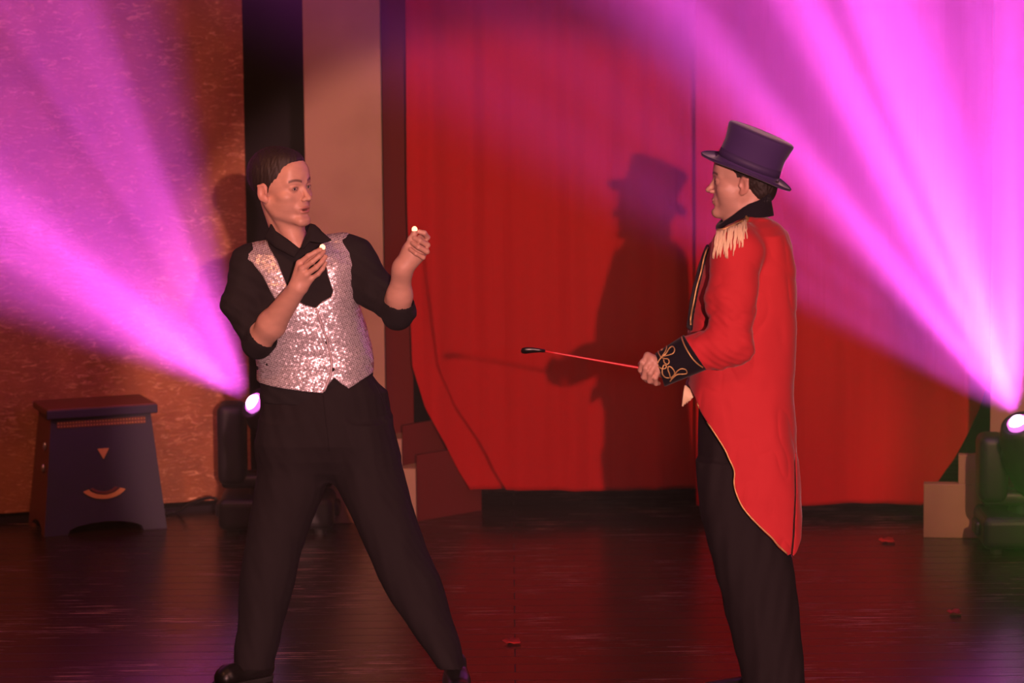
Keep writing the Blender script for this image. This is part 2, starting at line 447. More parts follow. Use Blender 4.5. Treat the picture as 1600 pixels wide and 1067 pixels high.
def floor_mat():
    m = bpy.data.materials.new('dark_lacquered_planks'); m.use_nodes = True; nt = m.node_tree; b = nt.nodes['Principled BSDF']
    L = nt.links.new; N = nt.nodes.new
    tc = N('ShaderNodeTexCoord')
    br = N('ShaderNodeTexBrick'); br.inputs['Scale'].default_value = 1.0; br.inputs['Brick Width'].default_value = 60
    br.inputs['Row Height'].default_value = .12; br.inputs['Mortar Size'].default_value = .0025
    br.inputs['Color1'].default_value = (.030, .012, .009, 1); br.inputs['Color2'].default_value = (.020, .008, .006, 1)
    br.inputs['Mortar'].default_value = (.010, .004, .003, 1)
    L(tc.outputs['Object'], br.inputs['Vector'])
    mp = N('ShaderNodeMapping'); mp.inputs['Scale'].default_value = (1.1, 26, 1); L(tc.outputs['Object'], mp.inputs[0])
    n = N('ShaderNodeTexNoise'); n.inputs['Scale'].default_value = 2.6; n.inputs['Detail'].default_value = 7; n.inputs['Roughness'].default_value = .7
    L(mp.outputs[0], n.inputs['Vector'])
    r = N('ShaderNodeValToRGB'); r.color_ramp.elements[0].position = .565; r.color_ramp.elements[1].position = .64
    L(n.outputs['Fac'], r.inputs[0])
    mk = N('ShaderNodeTexNoise'); mk.inputs['Scale'].default_value = 1.7; mk.inputs['Detail'].default_value = 2; L(tc.outputs['Object'], mk.inputs['Vector'])
    rk = N('ShaderNodeValToRGB'); rk.color_ramp.elements[0].position = .46; rk.color_ramp.elements[1].position = .62; L(mk.outputs['Fac'], rk.inputs[0])
    mul = N('ShaderNodeMath'); mul.operation = 'MULTIPLY'; L(r.outputs[0], mul.inputs[0]); L(rk.outputs[0], mul.inputs[1])
    mx = N('ShaderNodeMix'); mx.data_type = 'RGBA'; mx.inputs['B'].default_value = (.62, .34, .30, 1)
    L(mul.outputs[0], mx.inputs['Factor']); L(br.outputs['Color'], mx.inputs['A']); L(mx.outputs['Result'], b.inputs['Base Color'])
    rr = N('ShaderNodeMapRange'); rr.inputs['To Min'].default_value = .11; rr.inputs['To Max'].default_value = .30; L(n.outputs['Fac'], rr.inputs['Value'])
    ad = N('ShaderNodeMath'); ad.operation = 'MULTIPLY_ADD'; L(mul.outputs[0], ad.inputs[0]); ad.inputs[1].default_value = .35; L(rr.outputs['Result'], ad.inputs[2])
    ae = N('ShaderNodeMath'); ae.operation = 'MULTIPLY_ADD'; L(br.outputs['Fac'], ae.inputs[0]); ae.inputs[1].default_value = .35; L(ad.outputs[0], ae.inputs[2]); L(ae.outputs[0], b.inputs['Roughness']); b.inputs['Specular IOR Level'].default_value = .5
    bp = N('ShaderNodeBump'); bp.inputs['Strength'].default_value = .22; bp.inputs['Distance'].default_value = .004
    sb = N('ShaderNodeMath'); sb.operation = 'SUBTRACT'; L(n.outputs['Fac'], sb.inputs[0]); L(br.outputs['Fac'], sb.inputs[1]); L(sb.outputs[0], bp.inputs['Height']); L(bp.outputs[0], b.inputs['Normal'])
    return m
M['floor'] = floor_mat()

# ------------------------------------------------------------------ the setting
bm = bmesh.new(); box_bm(bm, (0, 0, -.05), (11, 9, .10)); structure(from_bm('floor', bm, M['floor']))
bm = bmesh.new(); box_bm(bm, (0, 4.4, 2.2), (11, .08, 4.4)); structure(from_bm('wall_back', bm, M['blackdrape']), 'black backdrop behind the stage set')

# haze filling the stage
bm = bmesh.new(); box_bm(bm, (0, .85, 2.0), (10.4, 5.9, 3.96))
hz = from_bm('haze', bm, None)
hm = bpy.data.materials.new('stage_haze'); hm.use_nodes = True; nt = hm.node_tree
for n in list(nt.nodes):
    if n.type != 'OUTPUT_MATERIAL': nt.nodes.remove(n)
vs = nt.nodes.new('ShaderNodeVolumeScatter'); vs.inputs['Density'].default_value = .016; vs.inputs['Anisotropy'].default_value = .15
vs.inputs['Color'].default_value = (1, 1, 1, 1)
nt.links.new(vs.outputs[0], nt.nodes['Material Output'].inputs['Volume'])
hz.data.materials.append(hm)
tag(hz, 'thin stage haze filling the air around the performers', 'haze', kind='stuff')

# left canvas flat
YW = 2.95
def slab(name, pts, thick, m, parent=None):
    """upright panel from pixel outline at its own depth; pts world, thickness backwards"""
    bm = bmesh.new(); f = [bm.verts.new(Vector(p)) for p in pts]; b = [bm.verts.new(Vector(p)+Vector((0, thick, 0))) for p in pts]
    bm.faces.new(f); bm.faces.new(b[::-1]); n = len(f)
    for i in range(n): bm.faces.new((f[i], b[i], b[(i+1) % n], f[(i+1) % n]))
    return from_bm(name, bm, m, parent)
WA = math.atan2(.263, .861)                # the flat stands at an angle, its far end towards the middle
def wall_y(x): return 2.961+(x+2.141)*math.tan(WA)
xr = at(388, 500, 3.29)[0]; xc = xr-2.6*math.cos(WA); RW = Matrix.Rotation(WA, 3, 'Z')
bm = bmesh.new(); box_bm(bm, (xc-.04*math.sin(WA), wall_y(xc)+.04*math.cos(WA), 2.12), (5.2, .08, 4.16), 0, RW)
o = from_bm('canvas_flat', bm, M['canvas']); tag(o, 'tall mottled orange-gold canvas flat on the left side of the stage', 'backdrop panel')
bm = bmesh.new(); box_bm(bm, (xc+.014*math.sin(WA), wall_y(xc)-.014*math.cos(WA), .012), (5.2, .025, .024), 0, RW); structure(from_bm('base_strip_left', bm, M['blackdrape']))  # thin black strip along the foot of the flat

# beige pilasters with stepped foot
def pilaster(px0, px1, ywf, side_px, label):
    """px0..px1 front face at depth ywf, side flank runs back to side_px (pixel) """
    a = at(px0, 400, ywf)[0]; b = at(px1, 400, ywf)[0]
    e = empty('pilaster', ((a+b)/2, ywf, 0), label, 'column')
    return e, a, b
eL, a, b = pilaster(479, 599, 3.0, 641, 'beige square pilaster with maroon flank left of the red curtain')
zt = 4.2; z1 = at(628, 686, 2.93)[2]; z2 = at(650, 732, 2.88)[2]
bm = bmesh.new(); box_bm(bm, ((a+b)/2, 3.05, (zt+z1)/2), (b-a, .10, zt-z1), .004); from_bm('front_board', bm, M['beige'], eL)
def flank(name, x0, y0, x1, y1, zlo, zhi, m, parent, t=.03):
    bm = bmesh.new()
    p = [(x0, y0), (x1, y1), (x1, y1+t), (x0, y0+t)]
    lo = [bm.verts.new((q[0], q[1], zlo)) for q in p]; hi = [bm.verts.new((q[0], q[1], zhi)) for q in p]
    bm.faces.new(lo); bm.faces.new(hi[::-1])
    for i in range(4): bm.faces.new((lo[i], lo[(i+1) % 4], hi[(i+1) % 4], hi[i]))
    return from_bm(name, bm, m, parent)
xs = at(643, 400, 3.13)[0]
flank('side_board', b+.003, 3.06, xs, 3.13, z1, zt, M['maroon'], eL)
# upper and lower step of the foot
xu = at(628, 700, 2.93)[0]; xl_ = at(650, 760, 2.88)[0]
bm = bmesh.new(); box_bm(bm, ((a-.04+xu)/2, 3.04, (z1+z2)/2), (xu-a+.04, .22, z1-z2), .003); from_bm('upper_plinth', bm, M['beige'], eL)
bm = bmesh.new(); box_bm(bm, ((a-.1+xl_)/2, 3.03, z2/2), (xl_-a+.1, .30, z2), .003); from_bm('lower_plinth', bm, M['beige'], eL)
xw = at(712, 700, 3.9)[0]
bm = bmesh.new()
flank('upper_plinth_flank', xu+.002, 2.96, at(716, 700, 3.2)[0], 3.20, z2-.02, z1+.05, M['maroon'], eL)
flank('lower_plinth_flank', xl_+.002, 2.91, at(752, 760, 3.15)[0], 3.15, 0.0, z2+.05, M['maroon'], eL)

YR = 2.42
eR = empty('pilaster', atz(1600, 840), 'beige square pilaster with stepped foot at the right edge of the stage', 'column')
TA = math.radians(-7.5); RR = Matrix.Rotation(TA, 3, 'Z'); P0 = Vector(atz(1443, 840))
def turned(name, pxl, pyt, z0, width, depth, back):
    """board whose front lies on the turned front line of the foot; left edge and top read off the photograph"""
    r_ = ray(pxl, 800); t_ = RR @ Vector((1, 0, 0)); nrm = Vector((-t_.y, t_.x, 0))
    O = P0+nrm*back; k = nrm.dot(O-Vector(CAM))/nrm.dot(Vector(r_)); c = Vector(CAM)+Vector(r_)*k
    rt_ = Vector(ray(pxl, pyt)); k2 = nrm.dot(O-Vector(CAM))/nrm.dot(rt_); zt_ = zt if pyt is None or pyt < 0 else CAM[2]+rt_.z*k2
    m = Vector((c.x, c.y, 0))+t_*width/2+nrm*depth/2; m.z = (z0+zt_)/2
    bm = bmesh.new(); box_bm(bm, m, (width, depth, zt_-z0), .003, RR); from_bm(name, bm, M['beige'], eR); return zt_
zl_ = turned('lower_plinth', 1443, 756, 0, .75, .06, 0)
zu_ = turned('upper_plinth', 1497, 711, zl_, .60, .055, .004)
turned('front_board', 1546, -1, zu_, .45, .10, .008)

# curtains
def curtain(name, label, ledge, redge, hem, Y, folds, seed, top=-430, extra=None):
    """ledge/redge: [(px,py)...] side edges top to bottom; hem: hem height (py at left, py at right)"""
    nu, nv = 240, 150; bm = bmesh.new(); V = []
    lz = [(at(x, y, Y)[0], at(x, y, Y)[2]) for x, y in ledge]; rz = [(at(x, y, Y)[0], at(x, y, Y)[2]) for x, y in redge]
    ztop = at(800, top, Y)[2]
    def edge(E, z):
        zz = [e[1] for e in E][::-1]; xx = [e[0] for e in E][::-1]; return float(np.interp(z, zz, xx))
    r = np.random.RandomState(seed); ph = r.rand(8)*7; fr = folds
    for j in range(nv+1):
        row = []
        for i in range(nu+1):
            u = i/nu; zb = at(800, hem[0]+(hem[1]-hem[0])*u+2.0*math.sin(u*9+seed), Y)[2]
            v = j/nv; z = ztop+(zb-ztop)*v
            x0, x1 = edge(lz, z), edge(rz, z); x = x0+(x1-x0)*u
            amp = .018*(1-.35*v)
            d = amp*sum(math.sin(x*f+ph[k]+.25*math.sin(z*1.3+ph[k])+extra_bend(z)*k)/(1+.5*k) for k, f in enumerate(fr))
            d += .05*math.sin((x-x0)*2.2+ .5*math.sin(z*1.7))*v
            if extra: d += extra(x-x0, z, v)
            row.append(bm.verts.new((x, Y+d, z)))
        V.append(row)
    for j in range(nv):
        for i in range(nu): bm.faces.new((V[j][i], V[j][i+1], V[j+1][i+1], V[j+1][i]))
    o = from_bm(name, bm, M['curtain'], None, True)
    md = o.modifiers.new('cloth_thickness', 'SOLIDIFY'); md.thickness = .006; md.offset = 1
    tag(o, label, 'curtain', 'red stage curtains'); return o
def extra_bend(z): return .15*math.sin(z*.9)
def lfold(dx, z, v):
    # turned-back edge: a soft step a little inside the left edge
    wdt = .035+.10*max(0, min(1, (1.25-z)/1.0))
    t = max(0, min(1, (dx-wdt)/.02)); t = t*t*(3-2*t)
    return .032*(1-t)*max(0, min(1, (1.30-z)/.45))
curtain('curtain', 'wide red stage curtain behind and between the two performers, left edge swept in',
        [(634, -60), (636, 300), (641, 500), (644, 575), (664, 640), (693, 690), (716, 738), (735, 769)],
        [(1104, -60), (1102, 780)], (768, 772), 2.98, (13, 21, 34, 55), 3, extra=lfold)
curtain('curtain', 'red stage curtain hanging behind the man in the red coat, right edge in haze',
        [(1086, -60), (1088, 800)],
        [(1560, -60), (1556, 560), (1530, 640), (1490, 720), (1440, 797)], (795, 797), 2.86, (12, 19, 31, 47), 11)

# ------------------------------------------------------------------ pedestal on the left
def pedestal():
    c = atz(166, 832, 0); e = empty('circus_pedestal', c, 'navy tapered wooden pedestal with painted smile and studded band, before the gold canvas', 'pedestal')
    yaw = math.radians(20); R = Matrix.Rotation(yaw, 3, 'Z'); C0 = Vector(c)+Vector((-.052, .145, 0))
    H = .49; bw, tw, bd, td = .515, .415, .30, .22
    def W(x, y, z): return C0 + R @ Vector((x, y, z))
    def wall(name, side, m):
        # tapered board with arch-cut foot; side 0 front 1 right 2 back 3 left
        n = 20; outer = []; bm = bmesh.new()
        hw_b, hw_t = (bw/2, tw/2) if side % 2 == 0 else (bd/2, td/2)
        of_b, of_t = (bd/2, td/2) if side % 2 == 0 else (bw/2, tw/2)
        A = Matrix.Rotation(side*PI/2, 3, 'Z')
        prof = [(-1, 0)]
        prof += [(-.62, 0)] + [(-.62+1.24*t, .045*math.sin(PI*min(1, max(0, t)))**.35) for t in np.linspace(0.02, .98, 18)] + [(.62, 0), (1, 0)]
        pts = [(u, z) for u, z in prof] + [(1, H), (-1, H)]
        fr, bk = [], []
        for u, z in pts:
            t = z/H; x = u*(hw_b+(hw_t-hw_b)*t); y = -(of_b+(of_t-of_b)*t)
            p = A @ Vector((x, y, z)); q = A @ Vector((x*.96, y+.02, z))
            fr.append(bm.verts.new(W(*p))); bk.append(bm.verts.new(W(*q)))
        bm.faces.new(fr); bm.faces.new(bk[::-1]); n = len(fr)
        for i in range(n): bm.faces.new((fr[i], bk[i], bk[(i+1) % n], fr[(i+1) % n]))
        bmesh.ops.triangulate(bm, faces=[f for f in bm.faces if len(f.verts) > 4])
        return from_bm(name, bm, m, e)
    f = wall('front_panel', 0, M['navy']); wall('side_panel', 1, M['redbrown']); wall('back_panel', 2, M['navy']); s = wall('side_panel', 3, M['redbrown'])
    bm = bmesh.new(); box_bm(bm, W(0, 0, H+.016), (tw+.045, td+.05, .032), .008, R); from_bm('top_board', bm, M['redbrown'], e)
    bm = bmesh.new(); box_bm(bm, W(0, -td/2-.024, H+.008), (tw+.05, .012, .036), .004, R); from_bm('front_lip', bm, M['navy'], e)
    def fp(u, z, off=.004):   # point on the front face
        t = z/H; return W(u, -(bd/2+(td/2-bd/2)*t)-off, z)
    bm = bmesh.new()
    for i in range(1):
        q = [fp(-.185, H-.052), fp(.185, H-.052), fp(.185, H-.024), fp(-.185, H-.024)]
        fr = [bm.verts.new(p) for p in q]; bk = [bm.verts.new(p+R @ Vector((0, .006, 0))) for p in q]
        bm.faces.new(fr); bm.faces.new(bk[::-1])
        for k in range(4): bm.faces.new((fr[k], bk[k], bk[(k+1) % 4], fr[(k+1) % 4]))
    band = from_bm('studded_band', bm, M['redbrown'], e)
    bm = bmesh.new()
    for k in range(30):
        for zz in (H-.045, H-.031):
            bmesh.ops.create_icosphere(bm, subdivisions=1, radius=.0034, matrix=Matrix.Translation(fp(-.18+k*.36/29, zz, .006)))
    from_bm('studs', bm, M['ochre'], band)
    def flat(name, pts, m):
        bm = bmesh.new(); fr = [bm.verts.new(fp(u, z, .006)) for u, z in pts]; bk = [bm.verts.new(fp(u, z, .0)) for u, z in pts]; n = len(pts)
        bm.faces.new(fr); bm.faces.new(bk[::-1])
        for k in range(n): bm.faces.new((fr[k], bk[k], bk[(k+1) % n], fr[(k+1) % n]))
        bmesh.ops.triangulate(bm, faces=[f_ for f_ in bm.faces if len(f_.verts) > 4])
        return from_bm(name, bm, m, e)
    flat('painted_nose', [(-.022, .345), (.026, .345), (.002, .302)], M['ochre'])
    def arc(r0, r1, n=18): 
        A = [(r1*math.sin(t), .245-r1*.62*math.cos(t)) for t in np.linspace(-1.12, 1.12, n)]
        Bq = [(r0*math.sin(t), .245-r0*.62*math.cos(t)) for t in np.linspace(1.12, -1.12, n)]
        return A+Bq
    flat('painted_smile', [(x, z-.045) for x, z in arc(.072, .098)], M['ochre'])
    flat('smile_inner_arc', [(x, z-.045) for x, z in arc(.05, .064)], M['redbrown'])  # darker inner arc of the two-tone painted smile
    for z in (.36, .27):
        bm = bmesh.new(); t = z/H; x = -(bw/2+(tw/2-bw/2)*t)-.008
        bmesh.ops.create_uvsphere(bm, u_segments=12, v_segments=8, radius=1, matrix=Matrix.Translation(W(x, -.07, z)) @ R.to_4x4() @ Matrix.Diagonal((.008, .011, .018, 1)))
        from_bm('catch', bm, M['steel'], e, True)
pedestal()

# ------------------------------------------------------------------ moving-head lamps
M['lens'] = emit('magenta_lens', (1.0, .50, 1.0), 12)
M['lens_halo'] = emit('lens_halo_glow', (1.0, .22, .95), 1.1)  # magenta halo round the lens, imitated by an added glowing ring
def moving_head(base_c, lens, d, label, width=.47):
    e = empty('moving_head_lamp', base_c, label, 'stage light', 'moving head lamps on the stage floor')
    c = Vector(base_c); d = Vector(d).normalized()
    bm = bmesh.new(); box_bm(bm, c+Vector((0, 0, .085)), (width, .34, .13), .03, None, 4); 
    base = from_bm('base', bm, M['plastic'], e)
    bm = bmesh.new()
    for sx in (-1, 1):
        for sy in (-1, 1): bm = bmesh.new(); bmesh.ops.create_cone(bm, cap_ends=True, segments=16, radius1=.022, radius2=.026, depth=.022, matrix=Matrix.Translation(c+Vector((sx*width*.38, sy*.12, .011)))); from_bm('foot', bm, M['sole'], base)
    for sx in (-1, 1):
        bm = bmesh.new(); box_bm(bm, c+Vector((sx*(width/2+.005), 0, .085)), (.03, .12, .055), .012, None, 3); from_bm('handle', bm, M['plastic'], base)
    bm = bmesh.new(); bmesh.ops.create_cone(bm, cap_ends=True, segments=32, radius1=.12, radius2=.10, depth=.03, matrix=Matrix.Translation(c+Vector((0, 0, .163)))); from_bm('turntable', bm, M['plastic'], e)
    # yoke: U of one body
    hc = Vector(lens) - d*.16; w2 = width*.40
    zc = hc.z
    bm = bmesh.new()
    box_bm(bm, (c.x, c.y, .205), (w2*2+.08, .13, .06), .02, None, 3)
    for sx in (-1, 1):
        box_bm(bm, (c.x+sx*(w2-.005), c.y, (.19+zc+.06)/2), (.115, .17, zc+.06-.19), .035, None, 4)
    from_bm('yoke', bm, M['plastic'], e, True)
    # head
    q = d.to_track_quat('Z', 'Y').to_matrix().to_4x4(); Mh = Matrix.Translation(hc) @ q
    bm = bmesh.new(); lathe_bm(bm, [(.04, -.17), (.085, -.165), (.105, -.13), (.112, -.05), (.112, .03), (.098, .05), (.095, .10), (.078, .135), (.070, .155), (.06, .155), (.055, .14)], 40, Mh)
    hd = from_bm('head', bm, M['plastic'], e, True)
    bm = bmesh.new(); lathe_bm(bm, [(.001, .135), (.028, .138), (.034, .150), (.033, .163), (.025, .177), (.012, .185), (.001, .187)], 32, Mh); from_bm('lens', bm, M['lens'], hd, True)
    bm = bmesh.new(); lathe_bm(bm, [(.036, .140), (.043, .146), (.043, .162), (.036, .168), (.034, .160)], 32, Mh); from_bm('lens_halo_ring', bm, M['lens_halo'], hd, True)
    return e
bl_ = atz(427, 838, 0)
moving_head((bl_[0]+.01, 2.79, 0), LENS_L, DIR_L, 'black moving head lamp throwing a magenta beam, on the floor behind the left performer')
moving_head((at(1625, 860, 2.15)[0], 2.23, 0), LENS_R, DIR_R, 'black moving head lamp with magenta beam at the right edge, in green haze')
# cable
pts = smooth_path([atz(246, 806, .008)+np.array([0, 0, 0]), atz(275, 800, .008), at(300, 786, 2.95), at(325, 778, 2.85), at(338, 779, 2.80)], 8)
pts = [(p[0], min(p[1], 3.15), max(p[2], .008)) for p in pts]
bm = bmesh.new(); tube_bm(bm, pts, .006, 8); tag(from_bm('power_cable', bm, M['cable'], None, True), 'thin black cable running from the left lamp towards the pedestal', 'cable')
# paper scraps on the floor
for (px, py, s, lb) in ((800, 1003, .030, 'red paper scrap on the floor between the two performers, near the front'),
                        (1386, 845, .030, 'red paper scrap on the floor right of the red coat, nearest the curtain'),
                        (1491, 957, .024, 'red paper scrap on the floor at right, in front of the beige plinth')):
    c = atz(px, py, .006); bm = bmesh.new(); n = 10
    vs_ = [bm.verts.new((c[0]+s*math.cos(2*PI*k/n)*(1+.25*math.sin(3*k)), c[1]+s*1.5*math.sin(2*PI*k/n), .003+.012*abs(math.sin(k*1.1)))) for k in range(n)]
    ce = bm.verts.new((c[0], c[1], .004))
    for k in range(n): bm.faces.new((ce, vs_[k], vs_[(k+1) % n]))
    o = from_bm('paper_scrap', bm, M['confetti'], None, True); o.modifiers.new('t', 'SOLIDIFY').thickness = .0015
    tag(o, lb, 'paper scrap', 'red paper scraps on the floor')

# ------------------------------------------------------------------ people
HB, HC = .0025, .0032      # sampling step of bodies and of clothes

SK = np.array((.60, .335, .255)); 
class Head:
    """local frame: x the person's left, y forward, z up; origin between the eyes' level and the ears"""
    def __init__(s, o, fwd_deg, pitch, roll, sc):
        th = math.radians(fwd_deg)
        f = Vector((math.sin(th), -math.cos(th), 0)); l = Vector((math.cos(th), math.sin(th), 0)); u = Vector((0, 0, 1))
        R = Matrix((l, f, u)).transposed()
        R = R @ Matrix.Rotation(math.radians(pitch), 3, 'X') @ Matrix.Rotation(math.radians(roll), 3, 'Y')
        s.R = np.array(R); s.o = np.array(o); s.sc = sc
    def w(s, x, y, z): return s.o + s.R @ (np.array([x, y, z])*s.sc)
    def ell(s, c, r, rot=None):
        R = s.R if rot is None else s.R @ np.array(rot)
        return p_ell(s.w(*c), np.array(r)*s.sc, R)
    def cone(s, a, b, ra, rb): return p_cone(s.w(*a), s.w(*b), ra*s.sc, rb*s.sc)
    def local(s, P): return (np.asarray(P)-s.o) @ s.R / s.sc

def head_ops(F, H, mouth=0.0, brow=1.0):
    F.u(H.ell((0, -.018, .040), (.0745, .096, .082)), .01)
    F.u(H.ell((0, .030, .010), (.066, .066, .075)), .02)
    F.u(H.ell((0, .036, -.045), (.053, .056, .066)), .02)
    for s in (-1, 1):
        F.u(H.cone((s*.051, -.002, -.045), (s*.043, .018, -.078), .018, .014), .025)
        F.u(H.ell((s*.036, .036, -.048), (.026, .036, .036)), .02)
        F.u(H.cone((s*.043, .018, -.078), (s*.014, .080, -.106), .013, .012), .02)
        F.u(H.ell((s*.045, .056, -.026), (.019, .021, .014)), .022)
        F.u(H.cone((s*.046, .068, .020), (s*.014, .086, .018), .009, .010), .014)
    F.u(H.ell((0, .083, -.105), (.021, .016, .016)), .018)
    F.u(H.ell((0, .070, .052), (.045, .020, .030)), .03)
    for s in (-1, 1):
        F.s(H.ell((s*.032, .100, -.001), (.019, .017, .0125)), .012)
        F.u(H.ell((s*.032, .0775, -.001), (.0165, .0135, .0135)), .004)
        F.s(H.ell((s*.032, .095, -.002), (.0125, .014, .0046)), .0015)
    # nose
    F.u(H.cone((0, .086, .010), (0, .1085, -.030), .0065, .0085), .008)
    F.u(H.ell((0, .112, -.034), (.0105, .0105, .0088)), .006)
    for s in (-1, 1):
        F.u(H.ell((s*.0115, .101, -.0375), (.0068, .0088, .0065)), .005)
        F.s(H.ell((s*.0062, .104, -.0445), (.0034, .0050, .0030)), .002)
    # mouth
    F.u(H.ell((0, .083, -.066), (.028, .013, .020)), .014)
    F.u(H.ell((0, .0955, -.0645+mouth*.3), (.0225, .0058, .0046)), .004)
    F.u(H.ell((0, .0940, -.0735-mouth), (.0195, .0060, .0054)), .004)
    F.s(H.ell((0, .104, -.0688-mouth*.35), (.0175, .018, .0010+mouth*.75)), .0015)
    F.s(H.ell((0, .102, -.088-mouth*.5), (.016, .009, .0045)), .01)
    # ears
    for s in (-1, 1):
        rot = Matrix.Rotation(math.radians(s*22), 3, 'Z') @ Matrix.Rotation(math.radians(-10), 3, 'X')
        F.u(H.ell((s*.079, -.010, -.008), (.0060, .0165, .0290), rot), .006)
        F.u(H.cone((s*.0835, -.022, .012), (s*.081, -.022, -.018), .0028, .0025), .006)
        F.u(H.cone((s*.0835, -.022, .012), (s*.082, -.004, .014), .0028, .0025), .006)
        F.u(H.ell((s*.074, -.004, -.032), (.006, .010, .010), rot), .006)
        F.s(H.ell((s*.0865, -.005, -.006), (.0070, .0090, .0175), rot), .003)
        F.u(H.ell((s*.0775, .004, -.010), (.004, .004, .007), rot), .003)

def skin_color(H, lips=(.48, .17, .15), brow=(.09, .045, .035), stub=.25, glow=()):
    def fn(V):
        q = H.local(V); c = np.tile(SK, (len(V), 1)); x, y, z = q.T
        n = sines(f32(V), (60, 60, 60), 5)
        c *= (1+.05*n)[:, None]
        def blend(m, col): 
            m = np.clip(m, 0, 1)[:, None]; return c*(1-m)+np.array(col)*m
        inh = (np.abs(x) < .09) & (z > -.13) & (z < .13) & (y > -.1)
        m = inh*np.clip(1.3-np.hypot(x/.0225, (z+.070)/.0115)**2, 0, 1)*(y > .085); c = blend(m*1.2, lips)
        m = inh*(y > .07)*(y < .0925)*(np.abs(x) < .018)*(np.abs(z+.0695) < .006); c = blend(m*.9, (.10, .02, .02))
        ax = np.abs(x); bz = .0195+.006*np.sin((ax-.012)/.036*PI*.8)
        m = inh*(y > .05)*np.clip(1.6-np.abs(z-bz)/.0036, 0, 1)*((ax > .012) & (ax < .052)); c = blend(m*.9, brow)
        m = inh*(y > .07)*np.clip(1.5-np.hypot((ax-.032)/.0150, (z+.001)/.0072)**2, 0, 1); c = blend(m*.75, (.16, .075, .06))
        m = inh*(y > .01)*(z < -.05)*stub; c = blend(m*np.clip((-.04-z)/.02, 0, 1), SK*np.array([.62, .62, .66]))
        m = inh*(ax > .07)*(np.abs(y+.006) < .02)*(np.abs(z+.008) < .03)*.35; c = blend(m, (.55, .2, .16))
        out = np.ones((len(V), 4)); out[:, :3] = c; return out
    return fn

def finger(F, pts, r0=.0092, r1=.0072, k=.004):
    n = len(pts)-1
    for i in range(n):
        ra = r0+(r1-r0)*i/n; rb = r0+(r1-r0)*(i+1)/n
        F.u(p_cone(pts[i], pts[i+1], ra, rb), k if i else .006)

def eyes(H, parent, look):
    for s in (-1, 1):
        c = H.w(s*.032, .0765, -.001)
        bm = bmesh.new(); bmesh.ops.create_uvsphere(bm, u_segments=24, v_segments=16, radius=.0118*H.sc, matrix=Matrix.Translation(Vector(c)))
        e = from_bm('eye', bm, M['eye'], parent, True)
        d = Vector(H.R @ np.array(look)).normalized()
        bm = bmesh.new(); bmesh.ops.create_uvsphere(bm, u_segments=16, v_segments=10, radius=.0062*H.sc, matrix=Matrix.Translation(Vector(c)+d*.0068*H.sc))
        from_bm('iris', bm, M['iris'], e, True)

def rows(L, Yc=None, zfun=None):
    """[(py, xl, xr, Y, ry)] -> loft rows"""
    out = []
    for py, xl, xr_, Y, ry in L:
        a, b = at(xl, py, Y), at(xr_, py, Y); out.append(((a[2]+b[2])/2, (a[0]+b[0])/2, Y, (b[0]-a[0])/2, ry))
    return out
def poly(pts, Y, y0=-9., y1=9.): return p_poly([at(x, y, Y) for x, y in pts], y0, y1)
def bvh_of(o):
    dg = bpy.context.evaluated_depsgraph_get(); return BVHTree.FromObject(o, dg)
def cast(bv, px, py, off=.002):
    d = Vector(ray(px, py)).normalized(); h = bv.ray_cast(Vector(CAM), d)
    if h[0] is None:
        h = bv.find_nearest(Vector(at(px, py, 0)));
    n = h[1];
    if n.dot(d) > 0: n = -n
    return h[0]+n*off, n
def bounds(*pp, pad=.05):
    P = np.array(pp); return P.min(0)-pad, P.max(0)+pad

